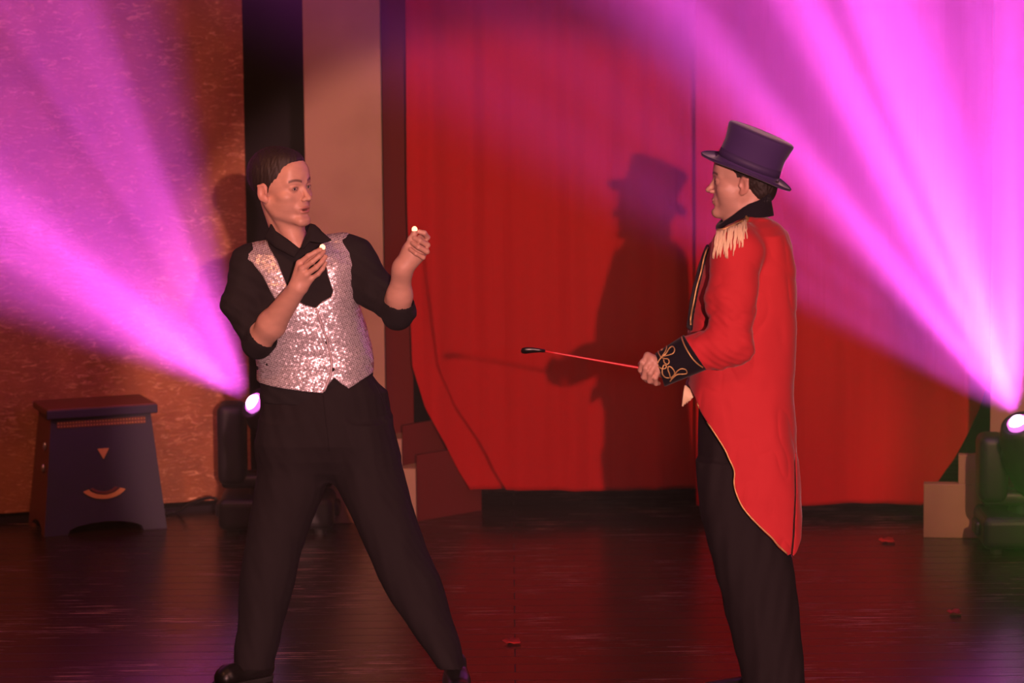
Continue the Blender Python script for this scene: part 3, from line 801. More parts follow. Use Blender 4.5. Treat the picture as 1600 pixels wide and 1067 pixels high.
# ======================================================= left performer
def person_left():
    e = empty('person', (at(480, 1060, 0)[0], 0, 0), 'man in a silver sequined waistcoat over a black shirt, legs apart, raising both fists', 'person')
    H = Head(at(440, 292, -.02), 51, 2, -2, 1.045)
    nb = at(462, 392, .03)
    # arms, viewer's left (L) and viewer's right (R)
    sL, mL, eL_ = at(388, 412, .0), at(376, 475, -.05), at(405, 533, -.13)
    wL = at(466, 449, -.27)
    sR, mR, eR_ = at(556, 397, .0), at(586, 452, -.05), at(622, 483, -.12)
    wR = at(629, 417, -.19)
    torso = rows([(372, 437, 478, .02, .055), (380, 400, 530, .02, .075), (392, 380, 552, .015, .098), (410, 374, 562, .01, .112), (440, 377, 557, 0, .122), (480, 392, 558, -.005, .126),
                  (520, 401, 570, 0, .122), (560, 404, 579, 0, .118), (600, 406, 583, 0, .118), (625, 406, 592, 0, .12)])
    # ---- body
    F = Field(); head_ops(F, H, mouth=.0035)
    F.u(p_cone(H.w(0, -.025, -.045), nb, .053, .060), .018)
    F.u(p_cone(H.w(0, .02, -.075), at(463, 388, -.03), .03, .034), .03)
    F.u(p_cone(H.w(-.05, -.015, -.04), at(466, 388, -.045), .016, .012), .02)
    F.u(p_loft([r for r in torso], grow=-.018), .02)
    for s_, m_, e_ in ((sL, mL, eL_), (sR, mR, eR_)):
        F.u(p_cone(s_, m_, .045, .043), .02); F.u(p_cone(m_, e_, .043, .036), .02)
    def forearm(e_, w_, r0, rm, r1, flat):
        md = e_*.68+w_*.32
        F.u(p_cone(e_, md, r0, rm), .02); F.u(p_cone(md, w_, rm, r1), .02)
    forearm(eL_, wL, .040, .0455, .029, 0); forearm(eR_, wR, .038, .0405, .0285, 0)
    # hand at viewer's left: fingers gathered to the thumb tip
    q = lambda x, y, Y: at(x, y, Y)
    K = [q(468, 411, -.275), q(472, 420, -.292), q(478, 429, -.295), q(485, 436, -.285)]
    for i, k in enumerate(K): F.u(p_cone(wL+np.array([(i-1.5)*.010, 0, 0]), k, .0165, .0115), .012)
    finger(F, [K[0], q(482, 400, -.285), q(493, 394, -.280), q(501, 390, -.272)])
    finger(F, [K[1], q(488, 409, -.305), q(499, 400, -.298), q(506, 393, -.284)])
    finger(F, [K[2], q(494, 418, -.305), q(503, 409, -.296), q(509, 401, -.284)])
    finger(F, [K[3], q(497, 428, -.292), q(504, 420, -.284), q(509, 411, -.276)], .0082, .0064)
    F.u(p_cone(wL+np.array([0, .015, .01]), q(474, 420, -.235), .017, .015), .012)
    finger(F, [q(474, 420, -.235), q(486, 405, -.235), q(497, 394, -.250), q(502, 389, -.258)], .0125, .0095)
    # hand at viewer's right: fist, thumb upright
    K = [q(657, 372, -.165), q(663, 378, -.185), q(663, 388, -.200), q(659, 397, -.205)]
    for i, k in enumerate(K): F.u(p_cone(wR+np.array([0, -.004*i, .0]), k, .019, .0125), .014)
    F.u(p_ell(at(646, 394, -.195), (.034, .026, .036)), .012)
    F.u(p_cone(wR+np.array([0, 0, -.01]), at(644, 396, -.195), .028, .029), .03)
    finger(F, [K[0], q(668, 371, -.195), q(663, 364, -.215), q(655, 362, -.215)], .0092, .0078)
    finger(F, [K[1], q(668, 383, -.228), q(656, 376, -.243), q(648, 372, -.234)], .0095, .0080)
    finger(F, [K[2], q(667, 393, -.236), q(654, 386, -.250), q(645, 380, -.236)], .0093, .0078)
    finger(F, [K[3], q(661, 402, -.234), q(650, 396, -.246), q(642, 390, -.234)], .0083, .0068)
    F.u(p_cone(q(633, 404, -.20), q(638, 385, -.215), .016, .014), .012)
    finger(F, [q(638, 386, -.215), q(642, 374, -.222), q(647, 366, -.222), q(648, 361, -.222)], .0125, .0085)
    lo, hi = bounds(H.w(-.1, -.12, .13), H.w(.1, .13, .0), at(366, 625, 0), at(680, 350, -.26), at(366, 560, -.35), at(600, 400, .14), pad=.03)
    me = F.mesh(lo, hi, HB, 'body', skin_color(H, stub=.18)); link('body', me, M['skin'], e)
    eyes(H, e, (-.25, 1, .02))
    # ---- hair
    F = Field()
    F.u(H.ell((0, -.020, .043), (.0810, .103, .0865)), .01)
    F.u(H.ell((0, .030, .085), (.052, .048, .030)), .02)
    F.s(H.ell((0, .098, .010), (.071, .068, .066)), .010)
    F.s(H.ell((0, .060, -.060), (.100, .058, .078)), .010)
    F.s((*p_plane(H.w(0, 0, -.045), H.R @ np.array([0, -.35, 1.0])),), .006)
    for s in (-1, 1): F.s(H.ell((s*.088, -.008, -.012), (.022, .022, .034)), .003)
    F.disp(lambda P: .0012*sines(P, (150, 150, 60), 3))
    lo, hi = bounds(H.w(-.1, -.13, -.1), H.w(.1, .11, .15), H.w(.1, -.13, 0), H.w(-.1, .1, 0), pad=.02)
    link('hair', F.mesh(lo, hi, .0022, 'hair'), M['hair'], e)
    # ---- shirt
    F = Field(); F.u(p_loft(torso), .01)
    F.u(p_cone(at(405, 405, .01), at(535, 392, .01), .050, .055), .03)
    F.u(p_cone(sL, mL, .060, .060), .03); F.u(p_cone(mL, eL_+np.array([-.005, .01, 0]), .060, .052), .02)
    F.u(p_cone(sR, mR, .058, .062), .03); F.u(p_cone(mR, eR_+np.array([.0, .012, -.005]), .060, .054), .02)
    def wr(P):
        near = np.exp(-((np.linalg.norm(P-f32(eL_), axis=1)/.12)**2))+np.exp(-((np.linalg.norm(P-f32(eR_), axis=1)/.13)**2))
        return -.004*sines(P, (16, 10, 22), 9)*(1+1.3*near)-.0025*near*sines(P, (50, 40, 50), 12)
    F.disp(wr)
    dL = (wL-eL_)/np.linalg.norm(wL-eL_); dR = (wR-eR_)/np.linalg.norm(wR-eR_)
    # cuffs rolled at the elbow
    F.u(p_cone(eL_-dL*.012+np.array([0, .004, 0]), eL_+dL*.014, .0535, .0555), .004)
    F.u(p_cone(eR_-dR*.020, eR_+dR*.012, .054, .0545), .004)
    F.s(p_cone(eL_+dL*.030, eL_+dL*.25, .050, .052), .003)
    F.s(p_cone(eR_+dR*.022, eR_+dR*.25, .048, .050), .003)
    F.s(poly([(424, 340), (430, 362), (455, 379), (470, 389), (480, 372), (486, 340)], -.1, y1=.0), .003)
    F.s(p_cone(H.w(0, -.02, 0), nb+np.array([0, 0, .02]), .060, .058), .003)
    lo, hi = bounds(at(340, 640, 0), at(655, 340, 0), at(500, 560, -.32), at(500, 400, .15), pad=.01)
    sh = link('shirt', F.mesh(lo, hi, HC, 'shirt'), M['black_cloth'], e)
    # collar: band round the neck and two wings
    F = Field()
    c0, c1 = nb+np.array([-.004, .006, -.01]), at(452, 352, .055)
    F.u(p_cone(c0, c1, .074, .068), .01); F.s(p_cone(c0-np.array([0, 0, .05]), c1+(c1-c0), .066, .060), .002)
    F.i((*p_plane(at(452, 352, .03), (0.0, -.38, 1)),)); 
    F.s(poly([(428, 300), (426, 350), (469, 390), (488, 350), (486, 300)], -.08, y1=-.005), .003)
    lo, hi = bounds(c0-.12, c0+.12, c1, pad=.02)
    col = link('collar', F.mesh(lo, hi, .0025, 'collar'), M['black_cloth'], e)
    def wing(pts, nm):
        bm = bmesh.new(); fr = [bm.verts.new(Vector(at(x, y, Y))) for x, y, Y in pts]
        bm.faces.new(fr); bmesh.ops.triangulate(bm, faces=bm.faces[:]); bmesh.ops.subdivide_edges(bm, edges=bm.edges[:], cuts=3, use_grid_fill=True)
        o = from_bm(nm, bm, M['black_cloth'], col, True); m_ = o.modifiers.new('t', 'SOLIDIFY'); m_.thickness = .005; m_.offset = 0
        return o
    wing([(485, 350, -.085), (492, 352, -.07), (502, 361, -.10), (518, 375, -.125), (503, 380, -.128), (484, 377, -.125), (474, 389, -.12), (470, 388, -.115)], 'collar_wing')
    wing([(424, 350, -.06), (430, 360, -.085), (450, 374, -.11), (469, 389, -.122), (460, 402, -.132), (452, 398, -.13), (430, 386, -.11), (414, 372, -.06)], 'collar_wing')
    # ---- waistcoat
    F = Field(); F.u(p_loft(torso, grow=.010), .01)
    F.u(p_cone(at(405, 405, .01), at(535, 392, .01), .056, .061), .03)
    F.disp(lambda P: -.0022*sines(P, (14, 8, 20), 21))
    F.i(poly([(368, 400), (401, 372), (414, 362), (440, 350), (470, 340), (500, 350), (520, 358), (543, 363), (551, 378), (551, 412), (552, 440), (557, 465), (566, 490), (600, 500), (600, 586), (582, 587), (563, 597),
             (545, 608), (532, 599), (522, 590), (514, 600), (505, 614), (480, 612), (440, 607), (409, 603), (380, 600), (380, 520), (430, 485), (431, 470), (410, 432), (392, 412)], -.12))
    F.s(poly([(401, 373), (415, 384), (432, 408), (446, 440), (458, 466), (478, 476), (493, 480), (503, 471), (517, 464), (520, 455), (512, 432), (506, 405), (500, 384), (492, 362), (480, 330), (400, 330)], -.12, y1=.02), .003)
    lo, hi = bounds(at(360, 630, 0), at(610, 340, 0), at(500, 600, -.2), at(500, 400, .16), pad=.01)
    ve = link('waistcoat', F.mesh(lo, hi, .0028, 'waistcoat'), M['sequin'], e)
    bv = bvh_of(ve)
    # front opening with folded edge and two buttons
    path = [cast(bv, x, y, .002)[0] for x, y in smooth_path([(494, 482), (500, 500), (508, 522), (514, 545), (518, 568), (515, 590), (506, 611)], 5)]
    bm = bmesh.new(); tube_bm(bm, path, .0042, 8); from_bm('front_edge', bm, M['sequin_edge'], ve, True)
    for x, y in ((511, 535), (520, 577)):
        p, n = cast(bv, x, y, .003); bm = bmesh.new(); bmesh.ops.create_cone(bm, cap_ends=True, segments=16, radius1=.006, radius2=.005, depth=.004, matrix=Matrix.Translation(p) @ n.to_track_quat('Z', 'Y').to_matrix().to_4x4())
        from_bm('button', bm, M['plastic'], ve, True)
    # ---- trousers
    F = Field()
    pel = rows([(583, 410, 580, .0, .112), (600, 408, 592, .0, .12), (612, 406, 603, .0, .125), (650, 404, 608, -.0, .128), (690, 404, 612, -.01, .118), (715, 412, 612, -.01, .100), (735, 440, 590, -.01, .072), (748, 480, 550, -.01, .035)])
    F.u(p_loft(pel, n=2.2), .02)
    Ll = rows([(660, 410, 512, 0, .105), (690, 402, 514, 0, .112), (740, 401, 514, 0, .102), (780, 396, 502, 0, .098), (820, 388, 487, 0, .092), (860, 380, 473, 0, .086), (900, 375, 462, 0, .083), (950, 373, 450, 0, .080), (985, 373, 441, 0, .078), (1010, 367, 436, 0, .078), (1030, 366, 430, .0, .078), (1042, 366, 428, 0, .078)])
    Lr = rows([(660, 512, 606, -.01, .105), (690, 512, 614, -.01, .112), (740, 518, 630, -.03, .102), (780, 534, 641, -.06, .098), (820, 553, 652, -.09, .092), (860, 571, 667, -.12, .088), (900, 589, 687, -.15, .084), (950, 619, 702, -.18, .080), (1000, 653, 717, -.21, .078), (1030, 675, 722, -.23, .076), (1042, 684, 724, -.235, .076)])
    F.u(p_loft(Ll, n=2.1), .035); F.u(p_loft(Lr, n=2.1), .035)
    F.disp(lambda P: -.0055*sines(P, (13, 9, 5), 31)-.002*sines(P, (34, 26, 15), 33))
    lo, hi = bounds(at(350, 1050, 0), at(740, 580, 0), at(700, 1045, -.33), at(480, 650, .15), pad=.01)
    tr = link('trousers', F.mesh(lo, hi, .004, 'trousers'), M['trouser_cloth'], e)
    # fly and pocket seams
    bv = bvh_of(tr)
    for nm, L in (('fly_seam', [(505, 618), (508, 650), (512, 680), (514, 705)]), ('pocket_seam', [(586, 600), (597, 622), (604, 645)])):
        bm = bmesh.new(); tube_bm(bm, [cast(bv, x, y, -.0005)[0] for x, y in smooth_path(L, 5)], .0025, 6); from_bm(nm, bm, M['trouser_cloth'], tr, True)
    # ---- shoes
    def shoe(heel, toe, w_=.043):
        heel = np.array(heel); toe = np.array(toe); d = (toe-heel)/np.linalg.norm(toe-heel); F = Field(); up = np.array([0, 0, 1.])
        F.u(p_cone(heel+up*.045, heel+d*.04+up*.060, .038, .040), .01)
        F.u(p_cone(heel+d*.03+up*.05, heel+d*.14+up*.036, .040, .038), .03)
        F.u(p_cone(heel+d*.14+up*.036, toe-d*.04+up*.032, .040, .034), .02)
        F.u(p_cone(heel+up*.06, heel+up*.11, .036, .036), .02)
        F.i(p_plane((0, 0, .022), (0, 0, -1)))
        lo, hi = bounds(heel, toe, heel+up*.15, pad=.06); o = link('shoe', F.mesh(lo, hi, .0035, 'shoe'), M['shoe'], e)
        F = Field(); F.u(p_cone(heel+up*.02, heel+d*.06+up*.02, .038, .038), .01); F.u(p_cone(heel+d*.10+up*.02, toe-d*.038+up*.02, .042, .038), .02); F.u(p_cone(heel+d*.03+up*.02, heel+d*.15+up*.02, .033, .035), .02)
        F.i(p_plane((0, 0, .022), (0, 0, 1))); F.i(p_plane((0, 0, .001), (0, 0, -1)))
        link('sole', F.mesh(lo-np.array([0, 0, 0]), hi, .003, 'sole'), M['sole'], o)
        return o
    zl = atz(410, 1058, 0); shoe((zl[0]+.005, .02, 0), (atz(340, 1066, 0)[0], -.10, 0))
    shoe((at(712, 1050, -.23)[0], -.20, 0), (at(722, 1080, -.23)[0], -.48, 0))
    # ---- glowing thumb tips (held, so things of their own)
    for (x, y, Y, lb) in ((503.8, 386.5, -.264, 'small glowing light at the fingertips of the hand before the waistcoat'), (647.8, 358.5, -.222, 'small glowing light on the thumb tip of the hand raised before the red curtain')):
        c = at(x, y, Y); bm = bmesh.new()
        bmesh.ops.create_uvsphere(bm, u_segments=20, v_segments=14, radius=1, matrix=Matrix.Translation(Vector(c)) @ Matrix.Diagonal((.0092, .0092, .0105, 1)))
        o = from_bm('finger_light', bm, M['tiplight'], None, True); tag(o, lb, 'finger light', 'glowing finger lights')
    return e

# ======================================================= ringmaster
YB = -.42
def person_right():
    Yb = YB
    e = empty('person', (at(1210, 1100, Yb)[0], Yb, 0), 'man in a red tailcoat and top hat coloured with the purple haze light, in profile, holding a riding crop', 'person')
    H = Head(at(1161.5, 282, Yb+.01), -99, 1.5, 0, .985)
    A = lambda x, y, Y=0.0: at(x, y, Yb+Y)
    nb = A(1168, 352, .0)
    sN, mN, eN, wN = A(1152, 392, -.175), A(1142, 465, -.215), A(1142, 540, -.235), A(1040, 576, -.235)
    sF, eF, wF = A(1160, 395, .17), A(1150, 535, .22), A(1085, 600, .12)
    torso = rows([(342, 1150, 1208, Yb, .075), (350, 1140, 1220, Yb, .12), (362, 1128, 1232, Yb, .165), (385, 1104, 1240, Yb, .185), (420, 1093, 1245, Yb, .188), (470, 1079, 1246, Yb, .182),
                  (520, 1074, 1246, Yb, .172), (560, 1078, 1244, Yb, .165), (600, 1074, 1242, Yb, .165), (640, 1072, 1243, Yb, .178), (700, 1080, 1246, Yb, .192), (760, 1080, 1254, Yb, .198), (880, 1080, 1258, Yb, .20)])
    up = [r for r in torso if r[0] > at(0, 640, Yb)[2]]
    # ---- body
    F = Field(); head_ops(F, H, mouth=.0)
    F.u(p_cone(H.w(0, -.028, -.05), nb, .056, .062), .02)
    F.u(p_cone(H.w(0, .02, -.075), A(1150, 350), .034, .036), .035)
    F.u(p_loft(up, grow=-.025), .02)
    F.u(p_cone(sN, eN, .045, .038), .02); F.u(p_cone(eN, wN, .042, .028), .02)
    F.u(p_cone(sF, eF, .045, .038), .02); F.u(p_cone(eF, wF, .042, .028), .02)
    # near hand gripping the crop, back of the hand towards the camera
    K = [A(1012, 556, -.250), A(1018, 561, -.262), A(1024, 568, -.266), A(1029, 577, -.262)]
    for i, k in enumerate(K): F.u(p_cone(wN, k, .022, .0125), .014)
    F.u(p_ell(A(1022, 576, -.235), (.026, .024, .028)), .012)
    T = [[A(1004, 566, -.262), A(1001, 578, -.248), A(1005, 585, -.228)],
         [A(1009, 575, -.272), A(1006, 589, -.256), A(1011, 594, -.232)],
         [A(1016, 583, -.275), A(1015, 595, -.258), A(1020, 597, -.234)],
         [A(1024, 590, -.270), A(1025, 599, -.252), A(1029, 599, -.232)]]
    for k, t, r in zip(K, T, (.0098, .0100, .0096, .0086)): finger(F, [k]+t, r, r-.0016)
    F.u(p_cone(wN+np.array([0, .01, 0]), A(1018, 564, -.215), .018, .014), .012)
    finger(F, [A(1018, 564, -.215), A(1009, 563, -.215), A(1001, 569, -.225)], .0118, .0092)
    # far hand, mostly hidden under the coat front
    for i in range(4):
        k = A(1080-1.5*i, 604+3*i, .12-.012*i); F.u(p_cone(wF, k, .020, .011), .012)
        finger(F, [k, A(1075-1.5*i, 612+3*i, .11-.012*i), A(1072-1*i, 620+2*i, .11-.012*i)], .0088, .0072)
    finger(F, [A(1082, 600, .07), A(1076, 606, .07), A(1073, 612, .075)], .0105, .009)
    lo, hi = bounds(H.w(-.1, -.12, .13), H.w(.1, .13, .0), A(990, 640, -.3), A(1250, 620, .26), pad=.03)
    me = F.mesh(lo, hi, HB, 'body', skin_color(H, lips=(.50, .21, .18), stub=.22)); link('body', me, M['skin'], e)
    eyes(H, e, (0, 1, -.02))
    hc = np.array(A(1167, 265, .0)); tilt = math.radians(22.5); ux = Vector((math.sin(tilt), -.055, math.cos(tilt))).normalized()
    fx = Vector((math.cos(tilt), 0, -math.sin(tilt)))           # towards his back
    sx = ux.cross(fx).normalized(); fx = sx.cross(ux).normalized()
    # ---- hair
    F = Field(); F.u(H.ell((0, -.022, .040), (.0790, .101, .086)), .01); F.u(H.ell((0, -.060, -.02), (.062, .050, .058)), .02)
    F.s(H.ell((0, .104, .010), (.095, .062, .080)), .004)
    F.s(H.ell((0, .050, -.086), (.110, .070, .068)), .004)
    F.i(p_plane(hc+np.array(ux)*.004, np.array(ux)))
    F.s(p_plane(H.w(0, 0, -.066), H.R @ np.array([0, -.1, 1.0])), .006)
    for s in (-1, 1): F.s(H.ell((s*.088, -.010, -.014), (.026, .024, .034)), .003)
    F.disp(lambda P: .0015*sines(P, (130, 130, 60), 8))
    lo, hi = bounds(H.w(-.1, -.14, -.12), H.w(.1, .11, .15), H.w(.1, -.13, 0), H.w(-.1, .1, 0), pad=.02)
    link('hair', F.mesh(lo, hi, .0022, 'hair'), M['hair'], e)
    # ---- hat: axis leans back, brim curls up at the sides
    Mh = Matrix((fx, sx, ux)).transposed().to_4x4(); Mh.translation = Vector(hc)
    bm = bmesh.new(); n = 72; rings = []
    # profile: (radius factor, height, how much it is brim)
    prof = [(.0, .127, 0), (.05, .128, 0), (.100, .1265, 0), (.106, .123, 0), (.1075, .117, 0), (.104, .10, 0), (.0985, .07, 0), (.0955, .035, 0), (.095, .012, 0), (.098, .004, .1), (.108, .000, .3), (.125, .001, .7), (.141, .006, 1), (.1435, .0085, 1), (.143, .003, 1), (.125, -.003, .7), (.100, -.005, .2), (.088, -.006, 0), (.086, .02, 0), (.085, .05, 0)]
    for r, z, b in prof:
        ring = []
        for k in range(n):
            t = 2*PI*k/n; cx_, sy_ = math.cos(t), math.sin(t)
            ex = 1.0+(.04 if z > .04 else .085)*(1-b); ey = .84+.24*b
            curl = b*(.003*sy_*sy_ - .014*cx_*cx_)       # sides up, front and back down
            ring.append(bm.verts.new(Mh @ Vector((r*ex*cx_*(1.07 if b > .5 else 1.0), r*ey*sy_, z+curl))))
        rings.append(ring)
    for i in range(len(rings)-1):
        for k in range(n):
            bm.faces.new((rings[i][k], rings[i][(k+1) % n], rings[i+1][(k+1) % n], rings[i+1][k]))
    bm.faces.new(rings[-1]); bmesh.ops.remove_doubles(bm, verts=bm.verts[:], dist=1e-5)
    hat = from_bm('top_hat', bm, M['hat'], e, True)
    bm = bmesh.new(); 
    pts = []
    for k in range(n+1):
        t = 2*PI*k/n; pts.append(Mh @ Vector((.1435*1.07*math.cos(t), .1435*1.08*math.sin(t), .0085+.003*math.sin(t)**2-.014*math.cos(t)**2)))
    tube_bm(bm, pts, .0022, 6); from_bm('brim_binding', bm, M['hatedge'], hat, True)
    bm = bmesh.new(); lathe = []
    for r, z in ((.0968, .013), (.0976, .013), (.0990, .038), (.0982, .038)):
        lathe.append([bm.verts.new(Mh @ Vector((r*(1.088 if z < .03 else 1.045)*math.cos(2*PI*k/n), r*.865*math.sin(2*PI*k/n), z))) for k in range(n)])
    for i in range(3):
        for k in range(n): bm.faces.new((lathe[i][k], lathe[i][(k+1) % n], lathe[i+1][(k+1) % n], lathe[i+1][k]))
    from_bm('hat_band', bm, M['hatedge'], hat, True)
    # ---- coat
    out = [(1117, 364), (1135, 345), (1150, 338), (1166, 330), (1210, 330), (1262, 360), (1262, 560), (1262, 660), (1250, 700), (1256, 770), (1257, 815), (1254, 846), (1246, 864), (1240, 871), (1235, 866), (1231, 868), (1215, 853), (1205, 840), (1190, 826), (1175, 811), (1160, 793), (1150, 772), (1146, 755), (1147, 735), (1138, 715), (1130, 698), (1110, 668), (1095, 645),
           (1088, 625), (1078, 610), (1069, 598), (1066, 560), (1074, 518), (1076, 505), (1080, 470), (1090, 425), (1103, 390)]
    F = Field(); F.u(p_loft(torso, n=2.3), .01)
    F.u(p_cone(A(1175, 372, -.05), A(1165, 392, -.16), .075, .062), .03)
    F.u(p_cone(A(1175, 372, .05), A(1165, 392, .16), .075, .062), .03)
    def cf(P):
        zz = np.clip((P[:, 2]-.3)/1.0, 0, 1)
        rg = np.clip(1-np.abs(sines(P, (15, 9, 5), 44))*2.2, 0, 1)**2
        return -.0075*sines(P, (11, 7, 5), 41)*(1.15-zz*.5)-.002*sines(P, (25, 20, 12), 43)+.003*rg
    F.disp(cf)
    wst = at(0, 612, Yb)[2]
    inner = p_loft([(r[0]-.0, r[1], r[2], r[3], r[4]) for r in torso if r[0] < wst+.1], n=2.3, grow=-.026)
    F.s(inner, .003)
    F.i(poly(out, Yb-.16))
    F.s(poly([(1241.5, 694), (1243, 694), (1243.5, 760), (1240, 830), (1235.5, 872), (1232.5, 872), (1237, 830), (1241, 760)], Yb-.1, y1=Yb-.005), .001)
    # near sleeve and far sleeve
    G = Field()
    G.u(p_cone(sN, mN, .078, .080), .03); G.u(p_cone(mN, eN, .078, .066), .03)
    G.u(p_cone(A(1158, 378, -.13), sN, .068, .074), .03)
    cst = A(1084, 551, -.235)
    G.u(p_cone(eN, cst, .068, .060), .03)
    def sf(P):
        nr = np.exp(-((np.linalg.norm(P-f32(eN), axis=1)/.14)**2))
        return -.005*sines(P, (13, 9, 15), 51)-.006*nr*sines(P, (22, 14, 30), 53)+.0045*np.clip(1-np.abs(sines(P, (8, 6, 10), 57))*2.0, 0, 1)**1.5*(.4+nr)
    G.disp(sf)
    dc = (wN-eN)/np.linalg.norm(wN-eN); cutp = A(1083, 549, -.235); cn = np.array([-.86, -.0, .50]); cn = -cn*-1
    cn = np.array([-1.0, 0, -.66*-1]); cn = np.array([-(575-520), 0, 0.0]);
    # cuff edge runs from (1063,520) to (1100,574)
    ea, eb = A(1063, 519, -.235), A(1100, 575, -.235); ed = eb-ea; cn = np.array([ed[2], 0, -ed[0]]); cn = cn/np.linalg.norm(cn); cn = cn if cn[0] < 0 else -cn
    G.i(p_plane((ea+eb)/2, cn))
    G2 = Field(); G2.u(p_cone(sF, eF, .074, .066), .03); G2.u(p_cone(eF, A(1100, 585, .16), .064, .055), .03); G2.disp(sf)
    F.comb('u', G); F.comb('u', G2)
    F.ops[-2] = ('u', F.ops[-2][1], .010)
    lo, hi = bounds(A(1060, 880, -.32), A(1262, 330, .32), pad=.01)
    ct = link('tailcoat', F.mesh(lo, hi, .0038, 'tailcoat'), M['coat'], e)
    bv = bvh_of(ct)
    # black front facing, gold piping
    F = Field(); F.u(p_loft(torso, n=2.3, grow=.004), .01); F.disp(cf)
    F.i(poly([(1106, 352), (1126, 358), (1113, 382), (1106, 402), (1100, 426), (1093, 455), (1088, 480), (1085, 500), (1083, 520), (1060, 520), (1060, 480), (1070, 430), (1085, 395), (1095, 372)], Yb-.12))
    lo, hi = bounds(A(1068, 525, -.2), A(1130, 350, .2), pad=.01)
    fc = link('front_facing', F.mesh(lo, hi, .003, 'front_facing'), M['velvet'], ct); bf = bvh_of(fc)
    def cord(nm, L, r, bv_, parent, off=.0015, n=6):
        bm = bmesh.new(); tube_bm(bm, [cast(bv_, x, y, off)[0] for x, y in smooth_path(L, n)], r, 8); return from_bm(nm, bm, M['gold'], parent, True)
    cord('gold_piping', [(1117, 366), (1108, 384), (1101, 402), (1096, 425), (1089, 450), (1084, 475), (1080, 496), (1080, 508)], .0028, bf, ct)
    cord('gold_piping', [(1070, 599), (1080, 613), (1089, 628), (1096, 646), (1111, 668), (1131, 699), (1139, 716), (1147.5, 736), (1147, 755), (1151, 772), (1161, 793), (1176, 811), (1191, 826), (1206, 840), (1216, 852), (1230, 865)], .0026, bv, ct, 0.0)
    # collar
    F = Field(); ca, cb = A(1166, 360, 0), A(1176, 305, 0)
    F.u(p_cone(ca, cb, .098, .072), .01); F.s(p_cone(ca, cb+(cb-ca)*.3, .088, .064), .003)
    F.i(poly([(1206, 300), (1207, 316), (1211, 339), (1190, 340), (1168, 338), (1150, 345), (1130, 357), (1116, 366), (1113, 362), (1128, 350), (1146, 336), (1158, 326), (1170, 318), (1184, 313), (1194, 308)], Yb-.07))
    lo, hi = bounds(ca-.12, ca+.12, cb, pad=.03)
    link('collar', F.mesh(lo, hi, .0026, 'collar'), M['velvet'], ct)
    # cuff
    F = Field(); c1_ = A(1032, 578, -.235)
    F.u(p_cone(A(1090, 548, -.235), c1_, .066, .0535), .01)
    F.s(p_cone(c1_, c1_+(c1_-eN)*.3, .046, .046), .003)
    F.i(p_plane((ea+eb)/2+cn*-.004, -cn))
    pa, pb = A(1023, 550, -.235), A(1037, 600, -.235); ed2 = pb-pa; cn2 = np.array([ed2[2], 0, -ed2[0]]); cn2 = cn2/np.linalg.norm(cn2); cn2 = cn2 if cn2[0] < 0 else -cn2
    F.i(p_plane((pa+pb)/2, cn2))
    lo, hi = bounds(A(1015, 610, -.32), A(1105, 510, -.14), pad=.01)
    cu = link('cuff', F.mesh(lo, hi, .0028, 'cuff'), M['velvet'], ct); bc_ = bvh_of(cu)
    cord('gold_piping', [(1064, 521), (1067, 533), (1073, 546), (1082, 560), (1091, 569), (1098, 573.5)], .0022, bc_, cu)
    def S(x, y): return (980+x/6.671, 480+y/6.671)
    loops = [[(345, 525), (400, 490), (440, 430), (475, 410), (495, 440), (480, 480), (430, 500), (370, 515), (345, 540)],
             [(350, 520), (325, 470), (325, 430), (345, 420), (360, 450), (375, 420), (395, 385), (412, 415), (400, 460), (365, 510)],
             [(350, 520), (385, 535), (425, 540), (438, 570), (420, 595), (390, 580), (380, 545)],
             [(350, 530), (325, 570), (325, 610), (360, 640), (400, 635), (408, 610), (385, 602), (372, 625), (365, 660), (370, 700), (400, 730), (440, 735)],
             [(450, 735), (440, 690), (425, 650), (430, 618), (460, 625), (490, 665), (490, 700), (460, 730)],
             [(450, 740), (490, 710), (520, 665), (565, 640), (610, 650), (620, 685), (580, 695), (520, 700), (470, 740), (445, 770)]]
    for L in loops: cord('gold_braid', [S(*p) for p in L], .0019, bc_, cu, .001, 5)
    # epaulette with fringe
    bm = bmesh.new()
    U = [(1122, 358), (1128, 350), (1140, 343), (1152, 338), (1162, 335.5), (1167.5, 338), (1166, 346), (1158, 352), (1146, 357), (1134, 362), (1125, 364)]
    P3 = [cast(bv, x, y, .011)[0] for x, y in U]
    f_ = [bm.verts.new(p) for p in P3]; ce = bm.verts.new(sum(P3, Vector())/len(P3)+Vector((0, -.006, .008)))
    for k in range(len(f_)): bm.faces.new((f_[k], f_[(k+1) % len(f_)], ce))
    ep = from_bm('epaulette', bm, M['gold'], ct, True); m_ = ep.modifiers.new('t', 'SOLIDIFY'); m_.thickness = .012
    bm = bmesh.new(); tube_bm(bm, P3+[P3[0]], .004, 8); from_bm('epaulette_cord', bm, M['gold'], ep, True)
    r = random.Random(5); bm = bmesh.new()
    ed_ = [(1123, 362), (1130, 362), (1140, 359), (1150, 355), (1158, 351), (1165, 345)]
    for i in range(62):
        t = i/61+r.uniform(-.01, .01); t = min(max(t, 0), 1)*(len(ed_)-1.001); k = int(t); a_, b_ = ed_[k], ed_[k+1]; fr = t-k
        x0, y0 = a_[0]+(b_[0]-a_[0])*fr, a_[1]+(b_[1]-a_[1])*fr
        L_ = r.uniform(20, 46)*(1 if i < 44 else .8); dx = r.uniform(-12, 1) if i < 40 else r.uniform(-9, 9)
        pts = []
        for s in range(7):
            q_ = s/6; x = x0+dx*q_+r.uniform(-.6, .6); y = y0+L_*q_
            p, nn = cast(bv, x, y, .005+.006*(1-q_)); pts.append(p)
        tube_bm(bm, pts, [.0020]*6+[.0012], 5)
    from_bm('fringe', bm, M['fringe'], ep, True)
